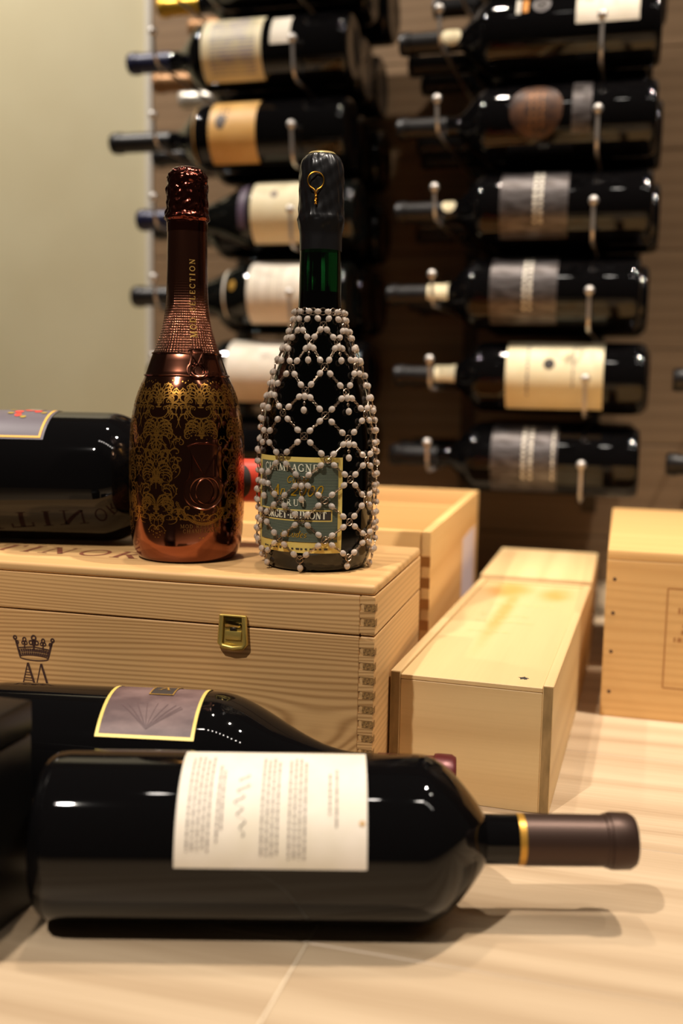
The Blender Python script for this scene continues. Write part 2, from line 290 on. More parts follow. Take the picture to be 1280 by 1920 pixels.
# ------------------------------------------------------------------ stroke lettering (serif capitals)
TK, TN = 0.17, 0.07
def arc(cx, cy, rx, ry, a0, a1, n=14):
    return [(cx + rx*math.cos(math.radians(a0 + (a1-a0)*i/n)), cy + ry*math.sin(math.radians(a0 + (a1-a0)*i/n))) for i in range(n+1)]
S = lambda x, y: ('s', x, y)
GL = {
 'A': (0.8, [([(0.1,0),(0.4,1)],TN), ([(0.4,1),(0.7,0)],TK), ([(0.2,0.35),(0.6,0.35)],TN), S(0.1,0), S(0.7,0)]),
 'B': (0.7, [([(0.15,0),(0.15,1)],TK), (arc(0.3,0.76,0.25,0.22,90,-90),TN*1.4), (arc(0.3,0.27,0.3,0.25,90,-90),TN*1.6), ([(0.15,0.98),(0.3,0.98)],TN), ([(0.15,0.53),(0.3,0.53)],TN), ([(0.15,0.03),(0.3,0.03)],TN), S(0.12,0), S(0.12,1)]),
 'C': (0.8, [(arc(0.45,0.5,0.38,0.48,50,310,22),TK*0.75), ([(0.7,0.7),(0.7,0.95)],TN), ([(0.7,0.08),(0.7,0.28)],TN)]),
 'D': (0.85, [([(0.15,0),(0.15,1)],TK), (arc(0.35,0.5,0.4,0.47,90,-90,18),TK*0.7), ([(0.15,0.97),(0.35,0.97)],TN), ([(0.15,0.03),(0.35,0.03)],TN), S(0.12,0), S(0.12,1)]),
 'E': (0.68, [([(0.15,0),(0.15,1)],TK), ([(0.1,0.97),(0.58,0.97)],TN), ([(0.15,0.52),(0.48,0.52)],TN), ([(0.1,0.03),(0.62,0.03)],TN), ([(0.58,0.78),(0.58,1)],TN), ([(0.62,0),(0.62,0.22)],TN), ([(0.48,0.42),(0.48,0.62)],TN)]),
 'F': (0.62, [([(0.15,0),(0.15,1)],TK), ([(0.1,0.97),(0.58,0.97)],TN), ([(0.15,0.52),(0.46,0.52)],TN), ([(0.58,0.76),(0.58,1)],TN), S(0.15,0)]),
 'G': (0.85, [(arc(0.45,0.5,0.38,0.48,50,320,22),TK*0.75), ([(0.72,0.05),(0.72,0.42)],TK*0.8), ([(0.58,0.42),(0.82,0.42)],TN), ([(0.7,0.72),(0.7,0.95)],TN)]),
 'H': (0.9, [([(0.17,0),(0.17,1)],TK), ([(0.73,0),(0.73,1)],TK), ([(0.17,0.5),(0.73,0.5)],TN), S(0.17,0), S(0.17,1), S(0.73,0), S(0.73,1)]),
 'I': (0.4, [([(0.2,0),(0.2,1)],TK), S(0.2,0), S(0.2,1)]),
 'L': (0.65, [([(0.15,0),(0.15,1)],TK), ([(0.1,0.03),(0.6,0.03)],TN), ([(0.6,0),(0.6,0.25)],TN), S(0.15,1)]),
 'M': (1.05, [([(0.12,0),(0.15,1)],TN), ([(0.15,1),(0.52,0.05)],TK), ([(0.52,0.05),(0.88,1)],TN), ([(0.88,1),(0.92,0)],TK), S(0.12,0), S(0.92,0), S(0.1,1), S(0.93,1)]),
 'N': (0.9, [([(0.15,0),(0.15,1)],TN), ([(0.15,1),(0.72,0)],TK), ([(0.72,0),(0.72,1)],TN), S(0.15,0), S(0.1,1), S(0.72,1)]),
 'O': (0.92, [(arc(0.46,0.5,0.38,0.48,0,360,28),TK*0.75)]),
 'P': (0.68, [([(0.15,0),(0.15,1)],TK), (arc(0.3,0.72,0.28,0.26,90,-90),TN*1.5), ([(0.15,0.98),(0.3,0.98)],TN), ([(0.15,0.46),(0.3,0.46)],TN), S(0.15,0), S(0.12,1)]),
 'R': (0.8, [([(0.15,0),(0.15,1)],TK), (arc(0.3,0.74,0.27,0.24,90,-90),TN*1.5), ([(0.15,0.98),(0.3,0.98)],TN), ([(0.15,0.5),(0.3,0.5)],TN), ([(0.35,0.5),(0.7,0.0)],TK), S(0.15,0), S(0.12,1), S(0.72,0)]),
 'S': (0.65, [(arc(0.33,0.74,0.22,0.24,30,270,14) + arc(0.33,0.26,0.24,0.24,90,-150,14),TK*0.6), ([(0.54,0.74),(0.54,0.96)],TN), ([(0.1,0.05),(0.1,0.28)],TN)]),
 'T': (0.75, [([(0.375,0),(0.375,1)],TK), ([(0.05,0.97),(0.7,0.97)],TN), ([(0.05,0.74),(0.05,1)],TN), ([(0.7,0.74),(0.7,1)],TN), S(0.375,0)]),
 'U': (0.88, [([(0.17,1),(0.17,0.3)] ,TK), (arc(0.44,0.3,0.27,0.28,180,360),TK*0.6), ([(0.71,0.3),(0.71,1)],TN), S(0.17,1), S(0.71,1)]),
 'V': (0.8, [([(0.1,1),(0.4,0)],TK), ([(0.4,0),(0.7,1)],TN), S(0.1,1), S(0.7,1)]),
 '-': (0.45, [([(0.1,0.42),(0.35,0.42)],TK*0.8)]),
 '0': (0.7, [(arc(0.35,0.5,0.25,0.48,0,360,24),TK*0.6)]),
 '2': (0.7, [(arc(0.33,0.72,0.23,0.26,160,-30,12) + [(0.1,0.04)],TK*0.6), ([(0.08,0.05),(0.62,0.05)],TK*0.7)]),
 '5': (0.65, [([(0.55,0.97),(0.2,0.97),(0.16,0.55)],TN*1.4), (arc(0.3,0.32,0.24,0.3,120,-150),TK*0.6)]),
 '7': (0.65, [([(0.08,0.97),(0.58,0.97),(0.25,0)],TK*0.6)]),
 'n': (0.6, [([(0.12,0),(0.12,0.6)],TK*0.7), (arc(0.3,0.4,0.18,0.2,180,0),TN), ([(0.48,0.4),(0.48,0.05),(0.58,0.02)],TK*0.7)]),
 'u': (0.6, [([(0.12,0.6),(0.12,0.2)],TK*0.7), (arc(0.3,0.2,0.18,0.18,180,360),TN), ([(0.48,0.6),(0.48,0.05),(0.58,0.02)],TK*0.7)]),
 'v': (0.55, [([(0.08,0.6),(0.26,0.02)],TK*0.7), ([(0.26,0.02),(0.48,0.6)],TN)]),
 'e': (0.52, [([(0.1,0.32),(0.44,0.36)],TN), (arc(0.27,0.3,0.19,0.29,20,310,16),TK*0.55)]),
 'a': (0.58, [(arc(0.26,0.3,0.19,0.28,20,360,16),TK*0.55), ([(0.46,0.6),(0.46,0.05),(0.56,0.02)],TK*0.6)]),
 'd': (0.58, [(arc(0.26,0.3,0.19,0.28,20,360,16),TK*0.55), ([(0.46,1.0),(0.46,0.05),(0.56,0.02)],TK*0.6)]),
 's': (0.45, [(arc(0.22,0.44,0.14,0.15,30,270,8) + arc(0.22,0.15,0.15,0.14,90,-150,8),TK*0.5)]),
 'm': (0.85, [([(0.1,0),(0.1,0.6)],TK*0.6), (arc(0.25,0.42,0.15,0.18,180,0),TN), ([(0.4,0.42),(0.4,0)],TK*0.6), (arc(0.55,0.42,0.15,0.18,180,0),TN), ([(0.7,0.42),(0.7,0)],TK*0.6)]),
 'l': (0.28, [([(0.12,1),(0.12,0.05),(0.24,0.02)],TK*0.6)]),
 ' ': (0.45, []),
}
GL['É'] = (GL['E'][0], GL['E'][1] + [([(0.3, 1.1), (0.5, 1.32)], TN*1.4)])
GL['é'] = (GL['e'][0], GL['e'][1] + [([(0.22, 0.72), (0.38, 0.92)], TN*1.3)])
GL['à'] = (GL['a'][0], GL['a'][1] + [([(0.16, 0.92), (0.34, 0.72)], TN*1.3)])
def stroke_quads(pts, wd, sub=0.25):
    P = []
    for i in range(len(pts)-1):
        a, b = pts[i], pts[i+1]; d = math.hypot(b[0]-a[0], b[1]-a[1]); n = max(1, int(d/sub))
        for q in range(n): P.append((a[0]+(b[0]-a[0])*q/n, a[1]+(b[1]-a[1])*q/n))
    P.append(pts[-1]); L = []; R_ = []
    for i in range(len(P)):
        a = P[max(i-1, 0)]; b = P[min(i+1, len(P)-1)]; dx, dy = b[0]-a[0], b[1]-a[1]; d = math.hypot(dx, dy) or 1
        nx, ny = -dy/d*wd/2, dx/d*wd/2
        L.append((P[i][0]+nx, P[i][1]+ny)); R_.append((P[i][0]-nx, P[i][1]-ny))
    return L, R_
def strip(mb, pts, wd, fn, sub=0.25):
    L, R_ = stroke_quads(pts, wd, sub); n = len(L)
    mb.add([fn(*p) for p in L] + [fn(*p) for p in R_], [(n+i, n+i+1, i+1, i) for i in range(n-1)])
def text(mb, s, fn, h, x0=0.0, y0=0.0, center=True, track=0.08, slant=0.0, bold=1.0, xs=1.0):
    """flat lettering: fn(u, v) maps metres along / across the writing to a surface point"""
    wtot = sum((GL[ch][0]*xs + track) for ch in s) - track
    x = x0/h - (wtot/2 if center else 0)
    for ch in s:
        gw, st = GL[ch]
        for e in st:
            if e[0] == 's': pts = [(e[1]-0.15, e[2]), (e[1]+0.15, e[2])]; wd = 0.055
            else: pts, wd = e
            wd *= bold
            pts = [((x + p[0]*xs + slant*p[1]), p[1]) for p in pts]
            strip(mb, pts, wd, lambda a, b: fn(a*h, y0 + b*h))
        x += gw*xs + track
    return mb

# ------------------------------------------------------------------ bottles: profiles and wraps
def bordeaux(L, r, rn, s0=0.62, s1=0.755, p=0.75, lip=True):
    P = [(0, 0.004), (r*0.55, 0.003), (r*0.8, 0.0), (r*0.9, 0.0008), (r*0.965, 0.004), (r*0.993, 0.009), (r, 0.016)]
    for i in range(4): P.append((r, 0.016 + (s0*L-0.016)*(i+1)/4))
    n = 16
    for i in range(1, n+1):
        t = i/n; P.append((rn + (r-rn)*(0.5+0.5*math.cos(PI*t))**p, L*(s0+(s1-s0)*t)))
    P += [(rn, L*0.80), (rn*0.99, L*0.9), (rn*0.98, L*0.955)]
    P += [(rn*1.08, L*0.957), (rn*1.1, L*0.965), (rn*1.08, L*0.99), (rn*0.95, L*0.999), (0, L)]
    return P
def burgundy(L, r, rn, s0=0.44, s1=0.76):
    P = [(0, 0.004), (r*0.55, 0.003), (r*0.8, 0.0), (r*0.9, 0.0008), (r*0.965, 0.004), (r*0.993, 0.009), (r, 0.016)]
    for i in range(4): P.append((r, 0.016 + (s0*L-0.016)*(i+1)/4))
    for i in range(1, 17):
        t = i/16; P.append((rn + (r-rn)*(0.5+0.5*math.cos(PI*t**0.92)), L*(s0+(s1-s0)*t)))
    P += [(rn, L*0.80), (rn*0.99, L*0.9), (rn*0.98, L*0.955), (rn*1.08, L*0.957), (rn*1.1, L*0.965), (rn*1.08, L*0.99), (rn*0.95, L*0.999), (0, L)]
    return P
def rad(prof, z):
    best = prof[-1][0]
    for (r0, z0), (r1, z1) in zip(prof[6:-1], prof[7:]):
        if z0 <= z <= z1 and z1 > z0: return r0 + (r1-r0)*(z-z0)/(z1-z0)
    return best
def on(prof, th, z, off=0.0003):
    r = rad(prof, z) + off; return (r*math.cos(th), r*math.sin(th), z)
def patch(mb, prof, t0, t1, z0, z1, off=0.0003, nt=20, nz=4, shape=None):
    """paper label following the glass; shape(s,t) may pull the outline in"""
    vs = []
    for i in range(nz+1):
        for j in range(nt+1):
            s_, t_ = i/nz, j/nt
            zz = z0+(z1-z0)*s_; th = t0+(t1-t0)*t_
            vs.append(on(prof, th, zz, off))
    n = nt+1
    return mb.add(vs, [(i*n+j, i*n+j+1, (i+1)*n+j+1, (i+1)*n+j) for i in range(nz) for j in range(nt)])
def disc(mb, prof, th, z, rt, rz, off=0.0004, n=28):
    r = rad(prof, z); vs = [on(prof, th, z, off)]
    rings = 4
    for q in range(1, rings+1):
        for i in range(n):
            a = 2*PI*i/n; vs.append(on(prof, th + rt*q/rings/r*math.cos(a), z + rz*q/rings*math.sin(a), off))
    fs = [(0, 1+i, 1+(i+1) % n) for i in range(n)]
    for q in range(rings-1):
        for i in range(n): fs.append((1+q*n+i, 1+(q+1)*n+i, 1+(q+1)*n+(i+1) % n, 1+q*n+(i+1) % n))
    return mb.add(vs, fs)
def border(mb, prof, t0, t1, z0, z1, wd, off):
    r = rad(prof, (z0+z1)/2); dt = wd/r
    for a, b, c, d in ((t0, t1, z0, z0+wd), (t0, t1, z1-wd, z1), (t0, t0+dt, z0, z1), (t1-dt, t1, z0, z1)):
        patch(mb, prof, a, b, c, d, off, 14, 3)
def capsule(prof, L, z0, n=40, off=0.0006):
    rim = [(rad(prof, z0), z0), (rad(prof, z0)+off, z0)]
    for r, zz in prof[6:]:
        if zz > z0 + 0.0005: rim.append((r+off if r > 0 else 0, zz+(off if zz > L*0.985 else 0)))
    return MB().lathe(rim, n)
def lying(dirx, diry):
    ez = Vector((dirx, diry, 0)).normalized(); ex = Vector((0, 0, 1)); ey = ez.cross(ex)
    return Matrix((ex, ey, ez)).transposed()
D = math.radians

# ------------------------------------------------------------------ front magnum with the back label
L1, R1 = 0.3676, 0.0515
a1 = D(16.2)
pf = bordeaux(L1, R1, 0.0155, 0.630, 0.745, 0.46)
t = thing('wine_bottle', 'large dark wine bottle lying in front with white text label and bronze capsule', 'bottle', (-0.338, 0.543, R1+0.0003), lying(math.cos(a1), math.sin(a1)))
MB().lathe(pf, 72).build('glass', BLACKG, t)
c_ = capsule(pf, L1, L1*0.812).build('capsule', CAPBR, t, label='matt bronze foil capsule over the neck')
MB().lathe([(0.0150, L1*0.800), (0.0158, L1*0.8005), (0.0158, L1*0.815), (0.0150, L1*0.8155)], 40).build('gold_ring', mat('gold_ring', (0.80, 0.60, 0.25), 0.35, 0.6), t)
MB().lathe([(0.0158, L1*0.948), (0.0165, L1*0.950), (0.0167, L1*0.975), (0.0160, L1*0.978)], 40).build('lip_ring', CAPBR, t)
lb = patch(MB(), pf, D(-8), D(86), 0.0870, 0.1985, 0.0004, 30, 4).build('back_label', PAPER, t, label='white paper back label with grey text')
mb = MB(); rnd = random.Random(3)
def m1(u, v): return on(pf, D(39) - v/R1*0 + u, v, 0.0007)
for col, (zc, th0, th1) in enumerate([(0.0935, 6, 76), (0.0965, 4, 76), (0.0995, 4, 76), (0.1025, 8, 74), (0.1055, 4, 76), (0.1105, 15, 70), (0.1130, 20, 62), (0.1365, 5, 78), (0.1395, 8, 78), (0.1425, 5, 78), (0.1455, 10, 78), (0.1525, 8, 80), (0.1555, 5, 80), (0.1585, 5, 80), (0.1615, 10, 80), (0.1760, 22, 52), (0.1800, 18, 60)]):
    th = th0
    while th < th1:
        wd = rnd.uniform(2.0, 6.5); patch(mb, pf, D(th), D(min(th+wd, th1)), zc, zc+0.0011, 0.0007, 3, 1); th += wd + 1.2
mb.build('text_lines', INK, lb, label='rows of small grey print', kind='stuff')
mb = MB(); pts = []
for i in range(60):
    q = i/59; pts.append((D(22 + 44*q), 0.1245 + 0.0035*math.sin(q*34)*(1-0.6*q) + 0.0015*math.sin(q*9)))
L_, R__ = [], []
for th, zz in pts: L_.append(on(pf, th, zz-0.0003, 0.0007)); R__.append(on(pf, th+0.004, zz+0.0003, 0.0007))
n = len(L_); mb.add(L_+R__, [(i, i+1, n+i+1, n+i) for i in range(n-1)])
mb.build('signature', INKD, lb, label='dark handwritten signature')
disc(MB(), pf, D(57), 0.1955, 0.0016, 0.0018, 0.0008).build('stain', mat('label_stain', (0.80, 0.66, 0.46), 0.7), lb, label='small brown stain')

# ------------------------------------------------------------------ second magnum with the mauve label
L2, R2 = 0.350, 0.0540
a2 = D(10.4)
pf2 = burgundy(L2, R2, 0.0150, 0.50, 0.80)
t = thing('wine_bottle', 'large dark wine bottle with mauve gold-edged label lying against the pine case', 'bottle', (-0.452, 0.6440, R2+0.0003), lying(math.cos(a2), math.sin(a2)))
MB().lathe(pf2, 72).build('glass', BLACKG, t)
capsule(pf2, L2, L2*0.84).build('capsule', CAPRD, t)
lb = patch(MB(), pf2, D(-42), D(52), 0.0990, 0.1690, 0.0004, 26, 3).build('label', MAUVE, t, label='mauve paper label with leaf pattern')
mb = MB(); border(mb, pf2, D(-42), D(52), 0.0990, 0.1690, 0.0024, 0.0007); mb.build('gold_border', GOLDB, lb)
mb = MB(); patch(mb, pf2, D(-30), D(8), 0.128, 0.146, 0.0008, 8, 2); em = mb.build('emblem_panel', INKD, lb)
mb = MB(); border(mb, pf2, D(-30), D(8), 0.128, 0.146, 0.0008, 0.0011)
text(mb, 'A', lambda u, v: on(pf2, D(-2) - v/R2, 0.137 + u, 0.0012), 0.010, bold=0.8); mb.build('emblem', GOLDP, lb)
mb = MB()
for i in range(9):
    a = i*0.35; strip(mb, [(0.001*q*math.cos(a)*3.2, 0.001*q*(1.2+0.3*math.sin(a))) for q in range(8)], 0.0006, lambda u, v: on(pf2, D(44) - v*2.2/R2, 0.134 + u, 0.0006), 1)
mb.build('leaf_print', mat('mauve_dark', (0.34, 0.25, 0.25), 0.5), lb)

# ------------------------------------------------------------------ black box at the left edge
t = thing('gift_box', 'black lacquered box standing beside the base of the front bottle', 'box', (-0.405, 0.47, 0))
MB().bbox(-0.055, 0.053, -0.10, 0.081, 0.0, 0.112, 0.002).build('box_body', BLACKM, t)
MB().bbox(-0.0555, 0.0535, -0.1005, 0.0815, 0.1125, 0.134, 0.002).build('box_lid', BLACKM, t)

# ------------------------------------------------------------------ pine wine case with brass latch
BX, BY, BA, BW, BD, BH = -0.1768, 0.737, 0.0229, 0.56, 0.195, 0.1846
case = thing('wine_case', 'hinged pine wine case with brass latch and branded crown under the two upright bottles', 'crate', (BX, BY, 0), BA)
LZ = BH - 0.0400     # lid seam
TH = 0.0115
body = MB()
body.bbox(-BW, -TH, 0, TH, 0, LZ, 0.0008, 1)
body.bbox(-BW, -TH, BD-TH, BD, 0, LZ, 0.0008, 1)
body.box(-BW+TH, -TH, TH, BD-TH, 0.0, 0.008)
body = body.build('case_body', PINE, case, False)
MB().bbox(-TH+0.0002, 0, 0, BD, 0, LZ, 0.0008, 1).build('side_panel', PINE_Y, case, False)
MB().bbox(-BW-TH, -BW-0.0002, 0, BD, 0, LZ, 0.0008, 1).build('side_panel', PINE_Y, case, False)
lid = MB().bbox(-BW, -TH, 0, TH, LZ+0.0011, BH-0.0085, 0.0008, 1)
lid.bbox(-BW, -TH, BD-TH, BD, LZ+0.0011, BH-0.0085, 0.0008, 1)
lid = lid.build('lid', PINE, case, False)
MB().bbox(-TH+0.0002, 0, 0, BD, LZ+0.0011, BH-0.0085, 0.0008, 1).build('lid_side', PINE_Y, case, False)
MB().bbox(-BW-TH, -BW-0.0002, 0, BD, LZ+0.0011, BH-0.0085, 0.0008, 1).build('lid_side', PINE_Y, case, False)
MB().bbox(-BW-TH, 0, 0, BD, BH-0.0083, BH, 0.003, 3).build('lid_top', PINE_TOP, case, True)
fp = 0.0113; fm = MB().box(-0.0085, 0.0004, -0.0004, 0.006, 0, 0.0054).mesh('finger_joint', ENDG, False)
fm2 = MB().box(-TH-0.0002, -0.0001, -0.0003, 0.006, 0, 0.0056).mesh('finger_joint', PINE, False)
z = 0.006
while z < BH-0.013:
    if not (LZ - 0.0056 < z < LZ + 0.0005):
        o = bpy.data.objects.new('finger_joint', fm); link(o, case); o.location = (0, 0, z)
    z += fp
z = 0.0006
while z < BH-0.014:
    if not (LZ - 0.0054 < z < LZ + 0.0009):
        o = bpy.data.objects.new('finger_joint', fm2); link(o, case); o.location = (0, 0, z)
    z += fp
# latch
la = MB(); cx, cz = -0.1118, LZ - 0.0005
def trap(w0, w1, z0, z1, y): return [(cx-w0/2, y, cz+z0), (cx+w0/2, y, cz+z0), (cx+w1/2, y, cz+z1), (cx-w1/2, y, cz+z1)]
def slab(mb, q, dy):
    mb.add(q + [(p[0], p[1]+dy, p[2]) for p in q], [(0,1,2,3), (7,6,5,4), (0,4,5,1), (1,5,6,2), (2,6,7,3), (3,7,4,0)])
slab(la, trap(0.0225, 0.0205, -0.0135, 0.0095, -0.0016), 0.0016); la = la.build('latch', BRASS, case, False, label='brass toggle latch')
mb = MB()
w_b, w_t = 0.0245, 0.0215
def rim(pts, r): mb.tube(pts, r, 8)
rim([(cx-w_t/2+0.0016, -0.003, cz+0.0100), (cx-w_b/2+0.0016, -0.0034, cz-0.0120), (cx-w_b/2+0.004, -0.0036, cz-0.0146), (cx, -0.0038, cz-0.0156), (cx+w_b/2-0.004, -0.0036, cz-0.0146), (cx+w_b/2-0.0016, -0.0034, cz-0.0120), (cx+w_t/2-0.0016, -0.003, cz+0.0100)], 0.0021)
mb.build('latch_frame', BRASS, la, True, 60)
mb = MB(); mb.bbox(cx-w_t/2, cx+w_t/2, -0.0042, -0.0010, cz+0.0090, cz+0.0106, 0.0004, 1); mb.build('hinge_bar', BRASS, la, False)
mb = MB(); mb.bbox(cx-0.0072, cx+0.0072, -0.0030, -0.0016, cz+0.0006, cz+0.0084, 0.0006, 2); mb.build('latch_plate', mat('brass_polished', (0.80, 0.70, 0.38), 0.12, 1.0), la)
mb = MB(); mb.bbox(cx-0.0068, cx+0.0068, -0.0030, -0.0016, cz-0.0094, cz-0.0022, 0.0008, 2); mb.build('latch_plate', BRASS, la)
mb = MB(); mb.bbox(cx-0.0026, cx+0.0026, -0.0032, -0.0016, cz-0.0020, cz+0.0004, 0.0003, 1); mb.build('latch_hook', STEELD, la)
# crown and monogram burnt into the front
cr0 = -0.2865; cz0 = 0.105
F = lambda u, v: (cr0 + u, -0.0003, cz0 + v)
mb = MB()
def ring2(cx_, cy_, rx, ry, wd): strip(mb, arc(cx_, cy_, rx, ry, 0, 360, 20), wd, F, 1)
strip(mb, arc(0, 0.0, 0.0130, 0.0022, 180, 360, 20), 0.0009, F, 1); strip(mb, arc(0, 0.0, 0.0130, 0.0022, 0, 180, 20), 0.0008, F, 1)
for i in range(14):   # jewelled band
    x0 = -0.0128 + i*0.0256/14; yv = 0.0022*math.sqrt(max(0, 1-(x0/0.0135)**2))
    mb.poly([F(x0, yv*0.9+0.0006), F(x0+0.0015, yv*0.9+0.0006), F(x0*1.05+0.0015, yv+0.0024), F(x0*1.05, yv+0.0024)])
    mb.poly([F(x0*1.06, yv+0.0029), F(x0*1.06+0.0017, yv+0.0029), F(x0*1.13+0.0017, yv+0.0055), F(x0*1.13, yv+0.0055)])
for sx in (-1, 1):
    mb.poly([F(sx*0.0125, 0.0008), F(sx*0.0136, 0.0004), F(sx*0.0182, 0.0165), F(sx*0.0150, 0.0130)])
    ring2(sx*0.0172, 0.0160, 0.0014, 0.0014, 0.0012); ring2(sx*0.0152, 0.0122, 0.0012, 0.0012, 0.0010)
    ring2(sx*0.0086, 0.0150, 0.0014, 0.0016, 0.0011); ring2(sx*0.0072, 0.0122, 0.0012, 0.0012, 0.0010); ring2(sx*0.0098, 0.0122, 0.0012, 0.0012, 0.0010)
    strip(mb, [(sx*0.0085, 0.0075), (sx*0.0085, 0.0120)], 0.0012, F, 1)
    ring2(sx*0.0026, 0.0128, 0.0016, 0.0016, 0.0012)
ring2(0, 0.0168, 0.0019, 0.0020, 0.0014); ring2(0, 0.0125, 0.0014, 0.0022, 0.0012); strip(mb, [(0, 0.0070), (0, 0.0160)], 0.0014, F, 1)
strip(mb, [(-0.0138, 0.0078), (-0.005, 0.0088), (0, 0.0092), (0.005, 0.0088), (0.0138, 0.0078)], 0.0010, F, 1)
mb.build('crown_brand', BURN, body, False, label='burnt-in crown emblem')
mb = MB(); F2 = lambda u, v: (cr0 + u, -0.0003, cz0 - 0.0225 + v)
strip(mb, [(-0.0112, -0.003), (-0.0060, 0.0180)], 0.0009, F2, 1); strip(mb, [(-0.0058, 0.0180), (0.0012, -0.003)], 0.0020, F2, 1)
strip(mb, [(0.0012, -0.003), (0.0062, 0.0180)], 0.0009, F2, 1); strip(mb, [(0.0064, 0.0180), (0.0134, -0.003)], 0.0020, F2, 1)
for i in range(7):
    v = -0.0015 + i*0.0023; xl = -0.0112 + 0.0052*(v+0.003)/0.021; xr = 0.0012 - 0.007*(v+0.003)/0.021
    strip(mb, [(xl, v), (xr-0.0006, v)], 0.0006, F2, 1)
mb.build('monogram_brand', BURN, body, False, label='burnt-in monogram letters')
mb = MB(); text(mb, 'ANTINORI', lambda u, v: (-0.310 + u, 0.046 + v, BH + 0.0002), 0.030, bold=0.9, track=0.22)
mb.build('lid_lettering', BURN2, case, False, label='red-brown stamped letters ANTINORI')

# ------------------------------------------------------------------ big lying bottle on the pine case
L3, R3 = 0.475, 0.0595
a3 = D(12.0)
pf3 = bordeaux(L3, R3, 0.0190, 0.565, 0.70, 0.62)
tipx, tipy = -0.258, 0.9005
t = thing('wine_bottle', 'oversized black wine bottle with red capsule lying on the pine case lid', 'bottle', (tipx - L3*math.cos(a3), tipy - L3*math.sin(a3), BH + R3 + 0.0004), lying(math.cos(a3), math.sin(a3)))
MB().lathe(pf3, 72).build('glass', BLACKG, t)
cp = capsule(pf3, L3, L3*0.735, off=0.0009).build('capsule', CAPR, t, label='coral red foil capsule')
disc(MB(), pf3, D(88), L3*0.822, 0.0165, 0.0120, 0.0014).build('capsule_emblem', INKD, cp, label='black oval mark')
lb = patch(MB(), pf3, D(-40), D(53), 0.055, 0.222, 0.0004, 26, 4).build('label', SLATE, t, label='slate grey label with gold edge')
mb = MB()
border(mb, pf3, D(-38.5), D(51.5), 0.057, 0.2195, 0.0022, 0.0008); mb.build('gold_border', mat('amber_line', (0.88, 0.66, 0.25), 0.5), lb)
mb = MB()
for ln, (th, word) in enumerate([(6, 'UNO'), (22, 'ROSSO')]): pass
for r_i, th in enumerate((2, 20)):
    for q in range(5): patch(mb, pf3, D(th), D(th+13), 0.128 + q*0.0075, 0.1335 + q*0.0075, 0.0008, 4, 1)
mb.build('red_lettering', REDP, lb)
mb = MB(); patch(mb, pf3, D(-30), D(50), 0.118, 0.1205, 0.0008, 12, 1); mb.build('grey_rule', LGREY, lb)
mb = MB()
for (th, zz, rr) in [(2, 0.196, 0.0062), (11, 0.188, 0.0045), (9, 0.205, 0.004), (20, 0.190, 0.0036), (-6, 0.203, 0.005)]: disc(mb, pf3, D(th), zz, rr, rr*0.9, 0.0008, 14)
mb.build('red_flowers', REDP, lb)
mb = MB(); disc(mb, pf3, D(-2), 0.200, 0.005, 0.0085, 0.0011, 14); mb.build('pale_flower', LGREY, lb)
mb = MB()
for (th, zz) in [(16, 0.182), (24, 0.196), (14, 0.212), (4, 0.180)]: disc(mb, pf3, D(th), zz, 0.0022, 0.003, 0.0010, 10)
mb.build('leaves', mat('olive_print', (0.62, 0.52, 0.16), 0.5), lb)

# ------------------------------------------------------------------ bronze bottle
def prof_from(px, cy, rs, zs): return [(r*rs, (cy-y)*zs) for y, r in px]
def smooth_prof(P, sub=3):
    out = []
    for i in range(len(P)-1):
        p0 = P[max(i-1, 0)]; p1 = P[i]; p2 = P[i+1]; p3 = P[min(i+2, len(P)-1)]
        for q in range(sub):
            t_ = q/sub; t2 = t_*t_; t3 = t2*t_
            f = lambda a, b, c, d: 0.5*((2*b) + (-a+c)*t_ + (2*a-5*b+4*c-d)*t2 + (-a+3*b-3*c+d)*t3)
            out.append((max(0, f(p0[0], p1[0], p2[0], p3[0])), f(p0[1], p1[1], p2[1], p3[1])))
    out.append(P[-1]); return out
rs, zs = 0.0482/107.0, 0.3252/735.0
CY = 1045
bpx = [(1045, 78), (1043.5, 88), (1036, 95), (1020, 101), (1000, 104.5), (960, 106.5), (900, 107), (840, 106.5), (800, 104.5), (770, 100.5), (740, 93.5), (715, 84.5), (698, 77.5), (675, 69.5), (657, 63), (640, 56), (620, 49.5), (600, 44.5), (575, 41), (550, 39), (500, 37.2), (450, 36.4), (414, 36)]
MP = smooth_prof(prof_from(bpx, CY, rs, zs), 3)
def mrad(z):
    for (r0, z0), (r1, z1) in zip(MP[:-1], MP[1:]):
        if z0 <= z <= z1: return r0 + (r1-r0)*(z-z0)/max(1e-9, z1-z0)
    return MP[-1][0] if z > 0.1 else MP[0][0]
Zp = lambda y: (CY-y)*zs
NF = 8; FROT = D(8)
def facet(r, z, a):
    y = CY - z/zs
    k = 0.0
    if 470 < y < 715: k = min(1, (y-470)/110)*min(1, (715-y)/30)
    m = ((a-FROT) % (2*PI/NF)) - PI/NF
    return r*(1 - k*0.55*(1 - math.cos(PI/NF)/math.cos(m)))
def mon(th, z, off=0.0003):
    r = facet(mrad(z), z, th) + off; return (r*math.cos(th), r*math.sin(th), z)
modrot = math.atan2(-0.8076, 0.361)        # local +x faces the camera
bronze_t = thing('champagne_bottle', 'tall bronze metallic champagne bottle with gold filigree standing on pine case', 'bottle', (-0.361, 0.8076, BH + 0.0002), modrot)
COPPER = mat('bronze_lacquer', (0.50, 0.31, 0.24), 0.12, 1.0)
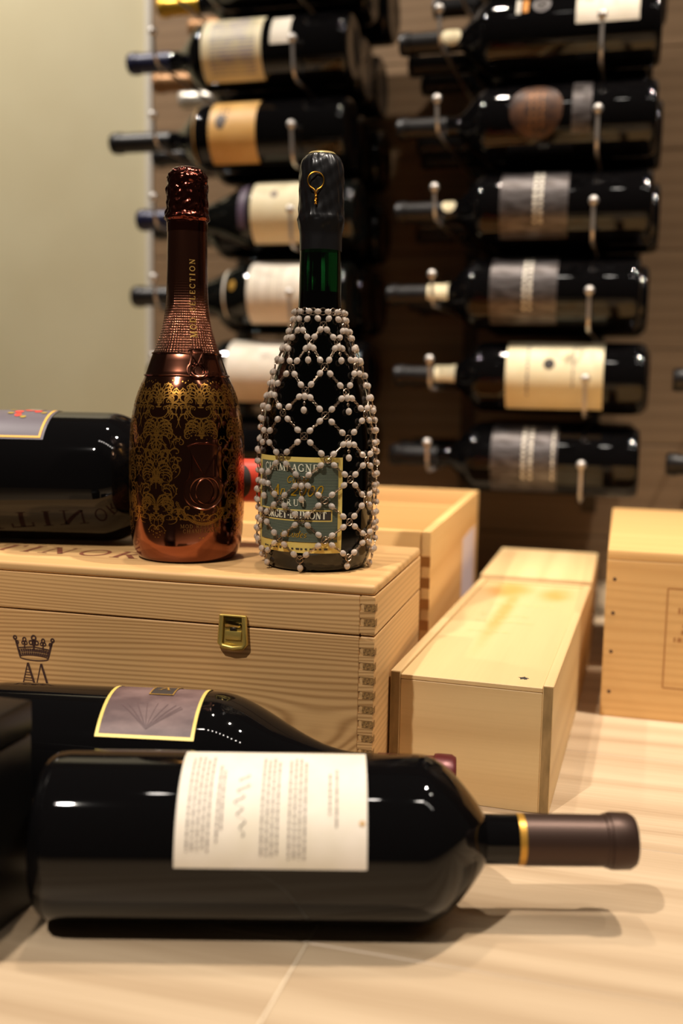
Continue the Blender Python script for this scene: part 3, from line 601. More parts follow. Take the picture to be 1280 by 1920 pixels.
def scaled_copper():
    m = mat('bronze_neck', (0.50, 0.31, 0.24), 0.22, 1.0); t = NT(m); tc = t.n('ShaderNodeTexCoord'); sp = t.n('ShaderNodeSeparateXYZ'); t.l(tc.outputs['Object'], sp.inputs[0])
    th = t.math('ARCTAN2', sp.outputs[1], sp.outputs[0])
    a = t.math('MULTIPLY_ADD', th, 32.0, t.math('MULTIPLY', sp.outputs[2], 1500.0)); b = t.math('MULTIPLY_ADD', th, 32.0, t.math('MULTIPLY', sp.outputs[2], -1500.0))
    h = t.math('MULTIPLY', t.math('SINE', a), t.math('SINE', b))
    mask = t.n('ShaderNodeMapRange'); t.l(sp.outputs[2], mask.inputs[0]); mask.inputs[1].default_value = Zp(520); mask.inputs[2].default_value = Zp(600)
    bp = t.n('ShaderNodeBump'); bp.inputs['Distance'].default_value = 0.0006; t.l(mask.outputs[0], bp.inputs['Strength']); t.l(h, bp.inputs['Height']); t.l(bp.outputs[0], t.b.inputs['Normal'])
    return m
NECKM = scaled_copper()
zsplit = Zp(657)
lowP = [p for p in MP if p[1] <= zsplit + 1e-6]; upP = [p for p in MP if p[1] >= lowP[-1][1]-1e-6]
MB().lathe([(0, 0.003)] + lowP, 128, facet).build('bottle_body', COPPER, bronze_t, True, 50)
MB().lathe(upP + [(0, upP[-1][1])], 128, facet).build('bottle_neck', NECKM, bronze_t, True, 50)
# crumpled foil over the cork
rn2 = random.Random(11); ph = [rn2.uniform(0, 6.28) for _ in range(12)]
def crumple(amp, seedk):
    from mathutils import noise
    def f(r, z, a):
        if r <= 0: return 0
        v = Vector((math.cos(a)*1.5, math.sin(a)*1.5, z*95 + seedk*7))
        c = noise.cell_vector(v*0.0)[0]*0
        d = noise.voronoi(v*1.7)[0]; w_ = (d[1]-d[0])*1.3 - 0.45 + 0.35*noise.noise(v*4.0)
        y = CY - z/zs
        k = 1.0 if y < 411 else (0.12 if y > 416 else 0.5)
        return r*(1 + amp*k*w_)
    return f
fpx = [(432, 36.9), (420, 37.2), (413, 37.6), (409, 41), (404, 41.5), (398, 39.5), (380, 38.8), (360, 38.2), (345, 37.6), (335, 37), (327, 34.5), (320, 29), (316, 22), (313, 12), (312, 0)]
fP = smooth_prof(prof_from(fpx, CY, rs, zs), 7); fP[-1] = (0, fP[-1][1])
MB().lathe(fP, 110, crumple(0.085, 0)).build('foil', mat('bronze_foil', (0.42, 0.21, 0.17), 0.16, 1.0), bronze_t, True, 25, label='crumpled shiny bronze foil over the cork')
# band, rims and small badge
def mring(y, r): return [mon(2*PI*i/96, Zp(y), 0.0004) for i in range(96)], r
BANDM = mat('bronze_band', (0.50, 0.31, 0.24), 0.16, 1.0)
bnd = MB().lathe([(mrad(Zp(y)) + (0.0003 if 659 < y < 697 else 0.0), Zp(y)) for y in (698, 696, 690, 680, 670, 660, 657)], 128, facet).build('band', BANDM, bronze_t, True, 50)
for y in (657, 698): MB().tube([mon(2*PI*i/96, Zp(y), 0.0004) for i in range(96)], 0.0009, 8, True).build('band_rim', BANDM, bnd)
def badge_outline(w, h):      # vase-like: flared top, narrow waist, round foot
    pts = []
    for i in range(13): q = i/12; pts.append((-w*0.40 + w*0.80*q, h*(0.46 + 0.05*math.sin(PI*q))))
    for i in range(1, 9): q = i/9; pts.append((w*(0.40 - 0.09*math.sin(PI*q*0.9)), h*(0.46 - 0.42*q)))
    for i in range(0, 21): a = D(42 - 264*i/20); pts.append((w*0.5*math.cos(a), -h*0.20 + h*0.29*math.sin(a)))
    for i in range(1, 9): q = 1 - i/9; pts.append((-w*(0.40 - 0.09*math.sin(PI*q*0.9)), h*(0.46 - 0.42*q)))
    return pts
def badge(th0, y0, w, h, wire, parent, name):
    fn = lambda u, v, o=0.0006: mon(th0 + u/mrad(Zp(y0)), Zp(y0) + v, o)
    out = badge_outline(w, h); mb = MB()
    rings = [[fn(p[0]*k, p[1]*k, 0.0007) for p in out] for k in (1.0, 0.8, 0.55, 0.3)]
    vs = [p for rg in rings for p in rg] + [fn(0, 0, 0.0007)]; n = len(out); fs = []
    for q in range(3):
        for i in range(n): fs.append((q*n+i, q*n+(i+1) % n, (q+1)*n+(i+1) % n, (q+1)*n+i))
    for i in range(n): fs.append((3*n+i, 3*n+(i+1) % n, 4*n))
    mb.add(vs, fs); b = mb.build(name, COPPER_D, parent, True, 60)
    mb = MB(); mb.tube([fn(p[0], p[1], 0.0007) for p in out], wire, 6, True)
    for pts in ([(-0.28*w, 0.33*h), (0, 0.02*h), (0.28*w, 0.33*h)], [(-0.28*w, 0.33*h), (-0.28*w, 0.0)], [(0.28*w, 0.33*h), (0.28*w, 0.0)],
                [(-0.24*w, 0.0), (0.24*w, 0.0)]):
        mb.tube([fn(p[0]+(q[0]-p[0])*s/4, p[1]+(q[1]-p[1])*s/4, 0.0010) for p, q in zip(pts[:-1], pts[1:]) for s in range(5)], wire*0.8, 6)
    for cx_ in (-0.05, 0.08): mb.tube([fn(cx_*w + 0.29*w*math.cos(a), -0.21*h + 0.20*h*math.sin(a), 0.0010) for a in [2*PI*i/32 for i in range(32)]], wire*0.8, 6, True)
    mb.build('badge_relief', BADGEW, b)
    return b
COPPER_D = mat('bronze_badge', (0.50, 0.31, 0.24), 0.18, 1.0); BADGEW = mat('badge_wire', (0.50, 0.31, 0.24), 0.18, 1.0)
badge(D(15.5), 677, 0.0170, 0.0240, 0.0008, bnd, 'buckle')
badge(D(16.3), 882, 0.0338, 0.0540, 0.0008, bronze_t, 'badge')
# gold lettering on the neck and foot
mb = MB(); text(mb, 'MOD SÉLECTION', lambda u, v: mon(D(14) - v/mrad(Zp(560)), Zp(556) + u, 0.0004), 0.0046, y0=-0.0023, track=0.34, bold=1.0)
mb.build('neck_lettering', mat('gold_letter', (0.86, 0.68, 0.36), 0.35, 0.6), bronze_t, False, label='gold vertical lettering MOD SÉLECTION')
mb = MB()
for s_, y in (('MOD RÉSERVE', 976), ('CHAMPAGNE', 985)):
    text(mb, s_, lambda u, v: mon(D(13) + u/0.048, Zp(y) + v, 0.0004), 0.0030, track=0.25, bold=1.0)
mb.build('foot_lettering', mat('gold_reflection_dimmed', (0.50, 0.36, 0.18), 0.4, 0.7), bronze_t, False, label='small gold lettering')  # darker gold: dimness from reflection is put into the letter colour
# filigree: mirrored scrolls and leaves laid on the body
FIL = mat('filigree_gold', (0.70, 0.50, 0.22), 0.28, 0.9)
YT, YL = 703, 1004
def fon(u, v, o=0.00035): z_ = v; return mon(u/0.0455, z_, o)
fil = MB(); rf = random.Random(5)
def scroll(x, y, ang, size, turn, wd, leaf=True):
    pts = []; px_, py_ = x, y; a = ang; N = 26
    for i in range(N):
        pts.append((px_, py_)); st = size*0.16*(1 - 0.80*i/N); px_ += st*math.cos(a); py_ += st*math.sin(a); a += turn*(0.10 + 0.42*(i/N)**1.3)
    L, R_ = [], []
    for i, p in enumerate(pts):
        q = pts[min(i+1, N-1)]; o = pts[max(i-1, 0)]; dx, dy = q[0]-o[0], q[1]-o[1]; d = math.hypot(dx, dy) or 1
        w_ = wd*(0.45 + 0.9*math.sin(PI*min(1, i/N*1.1))**1.0)/2; L.append((p[0]-dy/d*w_, p[1]+dx/d*w_)); R_.append((p[0]+dy/d*w_, p[1]-dx/d*w_))
    return L, R_, pts
def put(x, y, ang, size, turn, wd, leaf, out):
    L, R_, pts = scroll(x, y, ang, size, turn, wd); out.append((L, R_))
    if leaf:
        for i in (5, 9, 13):
            p = pts[i]; q = pts[i+1]; a = math.atan2(q[1]-p[1], q[0]-p[0]) - turn/abs(turn)*1.0; s_ = size*0.20
            lf = [(p[0]+s_*k*math.cos(a), p[1]+s_*k*math.sin(a)) for k in (0, .35, .7, 1.0)]
            wv = [0.1, 0.34, 0.26, 0.0]; nx, ny = -math.sin(a), math.cos(a)
            out.append(([(b[0]+nx*s_*w_, b[1]+ny*s_*w_) for b, w_ in zip(lf, wv)], [(b[0]-nx*s_*w_, b[1]-ny*s_*w_) for b, w_ in zip(lf, wv)]))
        p = pts[-1]; out.append(([(p[0]+wd*0.9*math.cos(k), p[1]+wd*0.9*math.sin(k)) for k in (0, 1.0, 2.1, 3.14)], [(p[0]+wd*0.9*math.cos(-k), p[1]+wd*0.9*math.sin(-k)) for k in (0, 1.0, 2.1, 3.14)]))
motif = []
zt, zl = Zp(YT+3), Zp(YL-6)
rows_n = 15
for row in range(rows_n):
    zc = zl + (zt-zl)*(row+0.4)/rows_n
    for q_ in range(5):
        x0 = 0.0012 + q_*0.0034 + rf.uniform(-.0012, .0012); tn = rf.choice((-1, 1))*rf.uniform(0.85, 1.3)
        put(x0, zc + rf.uniform(-.006, .006), D(90 - tn*35 + rf.uniform(-60, 60)), rf.uniform(0.0055, 0.0095), tn, rf.uniform(0.0005, 0.0008), rf.random() < 0.75, motif)
    if row in (2, 5, 9, 12):
        for hw, h0, h1 in ((0.0028, 0.0, 0.0010), (0.0012, 0.0012, 0.0030), (0.0030, 0.0032, 0.0048), (0.0024, 0.0050, 0.0062)):
            motif.append(([(0, zc+h0), (0, zc+h1)], [(hw*0.8, zc+h0), (hw, zc+h1)]))
        for an in (90, 70, 50, 32): put(0.0004, zc+0.006, D(an), 0.0085, -0.9, 0.0008, False, motif)
MODULE = 0.0170
nmod = int(round(2*PI*0.0455/(2*MODULE)))
for q in range(nmod):
    uc = q*2*PI*0.0455/nmod + D(14)*0.0455
    for sx in (1, -1):
        for L, R_ in motif:
            okz = min(p[1] for p in L) > zl and max(p[1] for p in L) < zt
            if not okz: continue
            cxm = uc + sx*L[0][0]
            dth = ((cxm/0.0455 - D(16.3) + PI) % (2*PI)) - PI
            zz = L[0][1]
            if abs(dth) < 0.44 and Zp(948) < zz < Zp(815): continue
            if abs(dth) < 0.36 and Zp(992) < zz < Zp(968): continue
            n = len(L); a = [fon(uc + sx*p[0], p[1]) for p in L] + [fon(uc + sx*p[0], p[1]) for p in R_]
            fil.add(a, [(i, i+1, n+i+1, n+i) if sx < 0 else (n+i, n+i+1, i+1, i) for i in range(n-1)])
# laurel ring around the badge
for i in range(46):
    a = D(200 + 140*i/45); rr = 0.0225
    for k in (-1, 1):
        p = (0.0130 + rr*math.cos(a), Zp(905) + rr*1.25*math.sin(a)); aa = a + PI/2 + k*0.6
        q = (p[0] + 0.0022*math.cos(aa), p[1] + 0.0022*math.sin(aa)); strip(fil, [p, q], 0.0005, fon, 1)
fil.build('filigree', FIL, bronze_t, False, label='gold filigree scrolls and leaves', kind='stuff')

# ------------------------------------------------------------------ green champagne bottle
FX, FY = -0.2462, 0.8105
frs, fzs = 0.0004386*1.022, 0.000427*1.022
FC = 1057
gpx = [(1057, 80), (1055.5, 88), (1048, 95), (1030, 101), (1005, 104), (960, 104.5), (900, 104.5), (850, 104), (810, 102), (770, 97), (730, 88), (690, 76), (660, 65), (635, 55), (615, 48), (598, 42.5), (580, 39.5), (560, 38), (520, 37.4), (474, 37), (430, 36), (400, 33), (340, 30)]
GP = smooth_prof(prof_from(gpx, FC, frs, fzs), 3); GZ = lambda y: (FC-y)*fzs
def grad(z):
    for (r0, z0), (r1, z1) in zip(GP[:-1], GP[1:]):
        if z0 <= z <= z1: return r0 + (r1-r0)*(z-z0)/max(1e-9, z1-z0)
    return GP[-1][0]
def gon(th, z, off=0.0003):
    r = grad(z) + off; return (r*math.cos(th), r*math.sin(th), z)
frot = math.atan2(-FY, -FX)
gt = thing('champagne_bottle', 'dark green champagne bottle with black foil top and dark label on pine case', 'bottle', (FX, FY, BH + 0.0002), frot)
MB().lathe([(0, 0.004)] + GP + [(0, GP[-1][1])], 96).build('glass', GREENG, gt, True, 60)
inner = [(r-0.0012, z) for r, z in GP if 0.0002 < z < GZ(598)] + [(r-0.0040, z) for r, z in GP if GZ(592) < z < GZ(545)]
MB().lathe([(0, inner[0][1])] + inner + [(0, inner[-1][1])], 64).build('wine', WINE, gt)
kpx = [(474, 37.8), (460, 37.9), (446, 38), (436, 39.5), (424, 41.8), (416, 42), (408, 40.5), (390, 40), (360, 39.8), (335, 39.5), (320, 37.5), (310, 33), (303, 25), (300, 14), (299, 0)]
kP = smooth_prof(prof_from(kpx, FC, frs, fzs), 4); kP[-1] = (0, kP[-1][1])
def crk(r, z, a):
    y = FC - z/fzs
    k = 0.030 if y < 420 else (0.014 if y < 436 else 0.002)
    w_ = math.sin(11*a + 1) + 0.8*math.sin(17*a + z*300) + 0.7*math.sin(7*a - z*500) + 0.4*math.sin(25*a)
    return r*(1 + k*w_/1.6) if r > 0 else 0
fo = MB().lathe(kP, 96, crk).build('foil', FOILK, gt, True, 30, label='black foil cap')
MB().lathe([(0.0118, GZ(304)+0.0004), (0.0100, GZ(300.5)+0.0006), (0.0, GZ(298)+0.0006)], 40).build('cap_disc', mat('gold_cap', (0.70, 0.62, 0.40), 0.35, 0.7), fo)
# gold wire loop hanging on the foil
mb = MB(); zc = GZ(356); rr = 0.0064
pts = []
for i in range(33):
    a = D(-75 + (360-30)*i/32); pts.append((0.0184 + 0.0008, -0.0046 + rr*0.98*math.cos(a), zc + rr*math.sin(a)*1.02))
pts = [(0.0190, -0.0046, zc - rr*1.38)] + pts + [(0.0190, -0.0046, zc - rr*1.38)]
mb.tube(pts, 0.00055, 8)
for k in (0, PI):
    mb.tube([(0.0190 + 0.0006*math.cos(i*1.0+k), -0.0046 + 0.0006*math.sin(i*1.0+k), zc - rr*1.38 - 0.00042*i) for i in range(22)], 0.00045, 6)
mb.build('wire_loop', GOLDW, gt, label='gold wire pull loop')
mb = MB()
for i in range(4): mb.tube([gon(D(34+i*3.2), GZ(340) - 0.000*i, 0.0021+0.0019), gon(D(35.2+i*3.2), GZ(335), 0.0021+0.0022)], 0.0004, 5)
# front label
def gpatch(mb, t0, t1, y0, y1, off, nt=24, nz=6):
    vs = []; n = nt+1
    for i in range(nz+1):
        for j in range(n): vs.append(gon(D(t0+(t1-t0)*j/nt), GZ(y0+(y1-y0)*i/nz), off))
    return mb.add(vs, [(i*n+j, (i+1)*n+j, (i+1)*n+j+1, i*n+j+1) for i in range(nz) for j in range(nt)])
T0, T1 = -75.5, 25.0
Y0, Y1 = 846.5, 1020
lb = gpatch(MB(), T0, T1, Y0, Y1, 0.0004).build('label', GOLDB, gt, label='square label with gold border')
LG = mat('label_green', (0.23, 0.27, 0.235), 0.4); LS = mat('label_stripe', (0.47, 0.50, 0.42), 0.4)
gpatch(MB(), T0+6.5, T1-4.5, Y0+9, Y1-20, 0.0006).build('label_field', LG, lb)
mb = MB(); y = Y0+10.5
while y < Y1-21: gpatch(mb, T0+6.5, T1-4.5, y, y+0.9, 0.0007, 20, 1); y += 2.6
mb.build('pinstripes', LS, lb, False, kind='stuff')
mid = (T0+T1)/2
gpatch(MB(), T0+9, T1-10, 941, 962, 0.0008, 20, 2).build('name_frame', GOLDB, lb)
gpatch(MB(), T0+10.2, T1-11.2, 943.5, 959.5, 0.0009, 20, 2).build('name_panel', INKD, lb)
GF = lambda c, y: (lambda u, v: gon(D(c) + u/0.0468, GZ(y) + v, 0.0011))
wt = mat('label_white', (0.86, 0.84, 0.74), 0.5); gd = mat('label_gold', (0.80, 0.62, 0.14), 0.35, 0.5)
mb = MB(); text(mb, 'CHAMPAGNE', GF(mid-4, 872), 0.0056, xs=1.0, track=0.16); mb.build('lettering', wt, lb, False)
mb = MB(); text(mb, 'BRUT', GF(mid+2, 934.5), 0.0050, track=0.35); mb.build('lettering', wt, lb, False)
mb = MB(); text(mb, 'FORGET-BRIMONT', GF(mid+0.5, 957), 0.0056, xs=0.86, track=0.06, bold=1.25); mb.build('lettering', wt, lb, False)
mb = MB(); text(mb, 'Cuvée', GF(mid+6, 893), 0.0054, slant=0.3); mb.build('script_lettering', gd, lb, False)
mb = MB(); text(mb, 'à Ludes', GF(mid+2, 991), 0.0052, slant=0.35); mb.build('script_lettering', gd, lb, False)
mb = MB(); text(mb, 'An 2000', GF(mid+4, 916), 0.0082, slant=0.32, bold=1.1)
strip(mb, arc(0, 0, 0.0030, 0.0020, 60, 330, 14), 0.0005, lambda u, v: gon(D(mid-11) + (u-0.0085)/0.0468, GZ(914.5) + v, 0.0011), 1)
mb.build('script_lettering', gd, lb, False)
mb = MB(); text(mb, '750 ml', GF(T1-11, 995), 0.0026); mb.build('lettering', gd, lb, False)
mb = MB()
for i in range(16): gpatch(mb, T0+14+i*4.6, T0+14+i*4.6+(2.2 if i % 3 else 3.6), Y1-9, Y1-6, 0.0006, 2, 1)
mb.build('small_print', INKD, lb, False)

# ------------------------------------------------------------------ bead net over the bottle
net = thing('bead_net', 'net of clear glass beads on silver wire draped over the green bottle', 'bead net', (FX, FY, BH + 0.0002), frot)
NC = 8; OFF = 0.0026
rowsY = [586, 612, 640, 686, 729, 770, 811, 850, 889, 925, 961, 996, 1030]
nodes = []
rb = random.Random(21)
for i, y in enumerate(rowsY):
    nn = NC*2 if i < 2 else NC
    row = []
    for j in range(NC):
        th = 2*PI*(j + (0.5 if i % 2 else 0))/NC + D(-14) + rb.uniform(-0.03, 0.03)
        yy = y + rb.uniform(-3, 3)*(1 if i > 2 else 0.3)
        row.append((th, yy))
    nodes.append(row)
beadpos = []; ringpos = []; linkmb = MB()
def gpt(th, y, off=OFF): return Vector(gon(th, GZ(y), off))
def mini_ring(c, ax_n, r, wire, n=12):
    ax_n = Vector(ax_n).normalized(); u = ax_n.orthogonal().normalized(); v = ax_n.cross(u)
    return [c + u*(r*math.cos(2*PI*i/n)) + v*(r*math.sin(2*PI*i/n)) for i in range(n)]
def chain(a, b, nb):
    """a,b=(th,y); beads near both nodes, links between"""
    d = ((b[0]-a[0]+PI) % (2*PI)) - PI
    P = lambda q: gpt(a[0]+d*q, a[1]+(b[1]-a[1])*q)
    if nb == 1: qs = [0.5]
    else: qs = [0.27, 0.73]
    dirv = (P(1)-P(0)).normalized(); Lc = (P(1)-P(0)).length
    for q in qs: beadpos.append((P(q), (P(q+0.02)-P(q-0.02)).normalized()))
    m = 14
    linkmb.tube([P(i/m) for i in range(m+1)], 0.00028, 5)
    for q in ((0.44, 0.56) if nb == 2 else ()):
        p = P(q); nr = Vector((p.x, p.y, 0)).normalized()
        pts = []
        t_ = dirv; s_ = nr.cross(t_).normalized()
        for i in range(10):
            a_ = 2*PI*i/10; pts.append(p + t_*(0.0015*math.cos(a_)) + s_*(0.0009*math.sin(a_)))
        linkmb.tube(pts, 0.00028, 5, True)
for i in range(len(nodes)):
    for j in range(NC):
        th, y = nodes[i][j]; p = gpt(th, y); ringpos.append((p, Vector((p.x, p.y, 0)).normalized()))
        if i+1 < len(nodes):
            for dj in ((0, -1) if i % 2 == 0 else (0, 1)):
                nx = nodes[i+1][(j+dj) % NC]; chain((th, y), nx, 1 if i < 1 else 2)
        if i == 0:   # closed collar
            nx = nodes[0][(j+1) % NC]; th2 = th + 2*PI/NC
            pm = gpt(th+PI/NC, y); ringpos.append((pm, Vector((pm.x, pm.y, 0)).normalized()))
            chain((th, y), (th+PI/NC, y), 1); chain((th+PI/NC, y), (th2, y), 1)
def pendant(th, y, nb):
    y1 = y + 10
    for k in range(nb):
        p = gpt(th, y1, OFF+0.0006); beadpos.append((p, Vector((0, 0, 1)))); y1 += 24
    linkmb.tube([gpt(th, y + (y1-24-y)*q/4, OFF+0.0006) for q in range(5)], 0.0003, 5)
    if nb == 2:
        c_ = gpt(th, y+22, OFF+0.0006); linkmb.tube(mini_ring(c_, Vector((c_.x, c_.y, 0)), 0.0010, 0), 0.00028, 5, True)
for i in (2, 4): 
    for th, y in nodes[i]: pendant(th, y, 2)
for j in (0, 3, 5, 7): pendant(nodes[8][j][0], nodes[8][j][1], 2)
for j in (1, 6): pendant(nodes[6][j][0], nodes[6][j][1], 2)
for th, y in nodes[-1]: pendant(th, y + 6, 1)
# far side (away from the viewer's side) beads go together, the rest are single beads
bead_me = MB().sphere((0, 0, 0), 0.0025, 12, 8, 1.15).mesh('bead', BEAD)
ring_me = MB().tube([(0.0027*math.cos(2*PI*i/16), 0.0027*math.sin(2*PI*i/16), 0) for i in range(16)], 0.00048, 6, True).mesh('ring', SILVW)
beadpos.sort(key=lambda b: -b[0].x)
far = MB()
for k, (p, d) in enumerate(beadpos):
    if k < 290:
        o = bpy.data.objects.new('bead', bead_me); link(o, net); o.location = p
        o.rotation_mode = 'QUATERNION'; o.rotation_quaternion = Vector((0, 0, 1)).rotation_difference(d)
    else: far.sphere(p, 0.0026, 8, 5)
far.build('far_beads', BEAD, net, kind='stuff')
for p, nr in ringpos:
    o = bpy.data.objects.new('ring', ring_me); link(o, net); o.location = p
    o.rotation_mode = 'QUATERNION'; o.rotation_quaternion = Vector((0, 0, 1)).rotation_difference(nr)
linkmb.build('chain_links', SILVW, net, kind='stuff')

# ------------------------------------------------------------------ slide-lid box (middle)
def open_top_box(t, W, L, H, th, mf, ms, endm=None):
    """local origin: front-right bottom corner; W to -x, L to +y"""
    MB().bbox(-W+0.0003, -0.0003, 0, th, 0, H-0.0075, 0.0006, 1).build('front_panel', mf, t, False)
    MB().bbox(-W+0.0003, -0.0003, L-th, L, 0, H, 0.0006, 1).build('back_panel', mf, t, False)
    for x0 in (-W, -th): MB().bbox(x0, x0+th, 0, L, 0, H, 0.0006, 1).build('side_panel', ms, t, False)
    MB().box(-W+th, -th, th, L-th, 0.0, 0.006).build('bottom_panel', ms, t, False)
MX, MY, MA, MW, ML, MH = -0.046, 0.7915, -0.0276, 0.1307, 0.435, 0.1044
t = thing('wine_box', 'long pale wooden box with slide lid and small dark knot beside the pine case', 'box', (MX, MY, 0), MA)
th = 0.0085
MB().bbox(-MW+th, -th, 0.0, th, 0, MH-0.0065, 0.0006, 1).build('front_panel', POPLAR, t, False)
MB().bbox(-MW+th, -th, ML-th, ML, 0, MH, 0.0006, 1).build('back_panel', POPLAR, t, False)
for x0 in (-MW, -th): MB().bbox(x0, x0+th-0.0002, 0, ML, 0, MH, 0.0006, 1).build('side_panel', POPLAR_Y, t, False)
for x0 in (-MW, -th): MB().box(x0+0.0006, x0+th-0.0008, -0.0004, 0.004, 0.0006, MH-0.0012).build('end_grain_strip', POPLAR_END, t, False)
ld = MB().bbox(-MW+th, -th, 0.0, ML-th, MH-0.0063, MH-0.0022, 0.0006, 1).build('slide_lid', POPLAR_LID, t, False)
mb = MB(); mb.lathe([(0.0036, 0), (0.0028, 0.0003), (0, 0.0004)], 24, lambda r, z, a: r*(1+0.25*math.sin(5*a)+0.2*math.sin(9*a+1))); o = mb.build('knot', INKD, ld, label='small dark knot'); o.location = (-0.0262, 0.022, MH-0.0022)
mb = MB(); rq = random.Random(9)
for yv, x0, x1, hh in ((0.300, -0.100, -0.030, 0.009), (0.245, -0.098, -0.050, 0.006), (0.215, -0.098, -0.04, 0.006), (0.17, -0.098, -0.062, 0.005)):
    x = x0
    while x < x1:
        wv = rq.uniform(0.003, 0.007); mb.poly([(x, yv, MH-0.0019), (x+wv, yv, MH-0.0019), (x+wv, yv+hh*0.5, MH-0.0019), (x, yv+hh*0.5, MH-0.0019)]); x += wv+0.0035
mb.build('faded_print', mat('faded_print', (0.88, 0.76, 0.52), 0.6), ld, False)
MB().box(-MW+th, -th, th, ML-th, 0.0, 0.006).build('bottom_panel', POPLAR_Y, t, False)

# ------------------------------------------------------------------ small box behind it
t = thing('wine_box', 'closed wooden box standing behind the long slide-lid box', 'box', (-0.0340, 1.252, 0), 0.0)
W, L, H = 0.134, 0.225, 0.1045
MB().bbox(-W, 0, 0, 0.008, 0, H-0.008, 0.0006, 1).build('front_panel', POPLAR, t, False)
MB().bbox(-W, 0, L-0.008, L, 0, H-0.008, 0.0006, 1).build('back_panel', POPLAR, t, False)
for x0 in (-W, -0.008): MB().bbox(x0, x0+0.008, 0.0082, L-0.0082, 0, H-0.008, 0.0006, 1).build('side_panel', POPLAR_Y, t, False)
MB().bbox(-W, 0, 0, L, H-0.0078, H, 0.0012, 2).build('lid', POPLAR_Y, t)

# ------------------------------------------------------------------ open crate behind the pine case
t = thing('open_crate', 'open-topped wooden crate with divider and pale lilac rectangle behind the pine case', 'crate', (-0.184, 0.997, 0), 0.034)
W, L, H, th = 0.42, 0.435, 0.190, 0.010
fj = 0.0215
MB().bbox(-W, -th, 0, th, 0, H, 0.0012, 2).build('front_panel', CRATE, t)
MB().bbox(-W, -th, L-th, L, 0, H, 0.0012, 2).build('back_panel', CRATE, t)
MB().bbox(-th+0.0002, 0, 0.0, L, 0, H, 0.0012, 2).build('side_panel', CRATE_Y, t)
MB().bbox(-W-th, -W-0.0002, 0.0, L, 0, H, 0.0012, 2).build('side_panel', CRATE_Y, t)
MB().bbox(-W+0.0002, -th-0.0002, 0.262, 0.270, 0.006, H-0.004, 0.0012, 2).build('divider', CRATE, t)
MB().box(-W, -th, th, L-th, 0, 0.006).build('bottom_panel', CRATE, t, False)
jm = MB().box(-0.0165, -0.0001, -0.0006, 0.004, 0, fj*0.5).mesh('finger_joint', wood('joint_wood', (0.72, 0.50, 0.26), (0.55, 0.36, 0.18), 0, 40, 0.1, 0.5), False)
z = 0.004
while z < H-0.02:
    o = bpy.data.objects.new('finger_joint', jm); link(o, t); o.location = (0, 0, z); z += fj
MB().box(0.0, 0.0005, 0.265, 0.395, 0.055, 0.145).build('lilac_rectangle', mat('pale_lilac', (0.84, 0.80, 0.84), 0.5), t, False, label='pale lilac rectangle on the side')  # thin pale lilac rectangle on the crate's right side

# ------------------------------------------------------------------ golden box at the right
RX, RY, RA, RW, RL, RH = -0.0149, 1.0635, 0.0047, 0.30, 0.385, 0.173
t = thing('wine_box', 'golden pine box with nailed front and printed frame near the wall rack', 'box', (RX, RY, 0), RA)
fr = MB().bbox(0, RW, 0, 0.012, 0, RH-0.0102, 0.0008, 1).build('front_panel', GOLDPINE, t, False)
MB().bbox(0, RW, RL-0.012, RL, 0, RH-0.0102, 0.0008, 1).build('back_panel', GOLDPINE, t, False)
for x0 in (0, RW-0.012): MB().bbox(x0, x0+0.012, 0.0122, RL-0.0122, 0, RH-0.0102, 0.0008, 1).build('side_panel', GOLDPINE_Y, t, False)
MB().bbox(0, RW, 0, RL, RH-0.010, RH, 0.0015, 2).build('lid', GOLDPINE_T, t)
for zz in (0.143, 0.108, 0.068, 0.026):
    o = MB().lathe([(0.0019, 0), (0.0013, 0.0004), (0, 0.0005)], 8).build('nail', BURN, t); o.location = (0.008, -0.0001, zz); o.rotation_euler = (PI/2, 0, 0)
mb = MB(); Fr = lambda u, v: (u, -0.0003, v)
fx0, fx1, fz0, fz1 = 0.060, RW-0.060, 0.035, 0.137
for a, b in (((fx0, fz0), (fx1, fz0)), ((fx1, fz0), (fx1, fz1)), ((fx1, fz1), (fx0, fz1)), ((fx0, fz1), (fx0, fz0))): strip(mb, [a, b], 0.0013, Fr, 1)
rq = random.Random(4)
for zz, x0, hh in ((0.112, 0.071, 0.0060), (0.098, 0.076, 0.0035), (0.091, 0.075, 0.0045), (0.083, 0.068, 0.0045)):
    x = x0
    while x < RW-x0:
        wv = rq.uniform(0.0016, 0.0042); mb.poly([Fr(x, zz), Fr(x+wv, zz), Fr(x+wv, zz+hh), Fr(x, zz+hh)]); x += wv+0.0017
mb.build('printed_frame', mat('brown_print', (0.66, 0.45, 0.24), 0.7), fr, False, label='thin brown printed frame with text')

# ------------------------------------------------------------------ wall racks
NK = 7
rowz = [ROW0 + PITCH*k for k in range(NK)]
COLS = {'west': (-0.775, 0.0), 'east': (-0.347, 0.0), 'far': (0.055, 0.0)}
RB_, LB = 0.0505, 0.362
def peg_mesh(drop, rise, name):
    ytip = YB - RB_ - 0.012
    pts = [(0, WY - 0.011, -drop), (0, ytip + 0.022, -drop)]
    for i in range(1, 9):
        a = PI/2*i/8; pts.append((0, ytip + 0.022 - 0.022*math.sin(a), -drop + 0.022*(1-math.cos(a))))
    pts.append((0, ytip - 0.004, rise))
    return MB().tube(pts, 0.0026, 8).mesh(name, STEEL), MB().sphere((0, ytip - 0.004, rise + 0.003), 0.0066, 14, 8).mesh('peg_tip', STEEL)
NP = peg_mesh(0.0195, 0.020, 'peg'); BP = peg_mesh(RB_ + 0.0032, -0.004, 'peg')
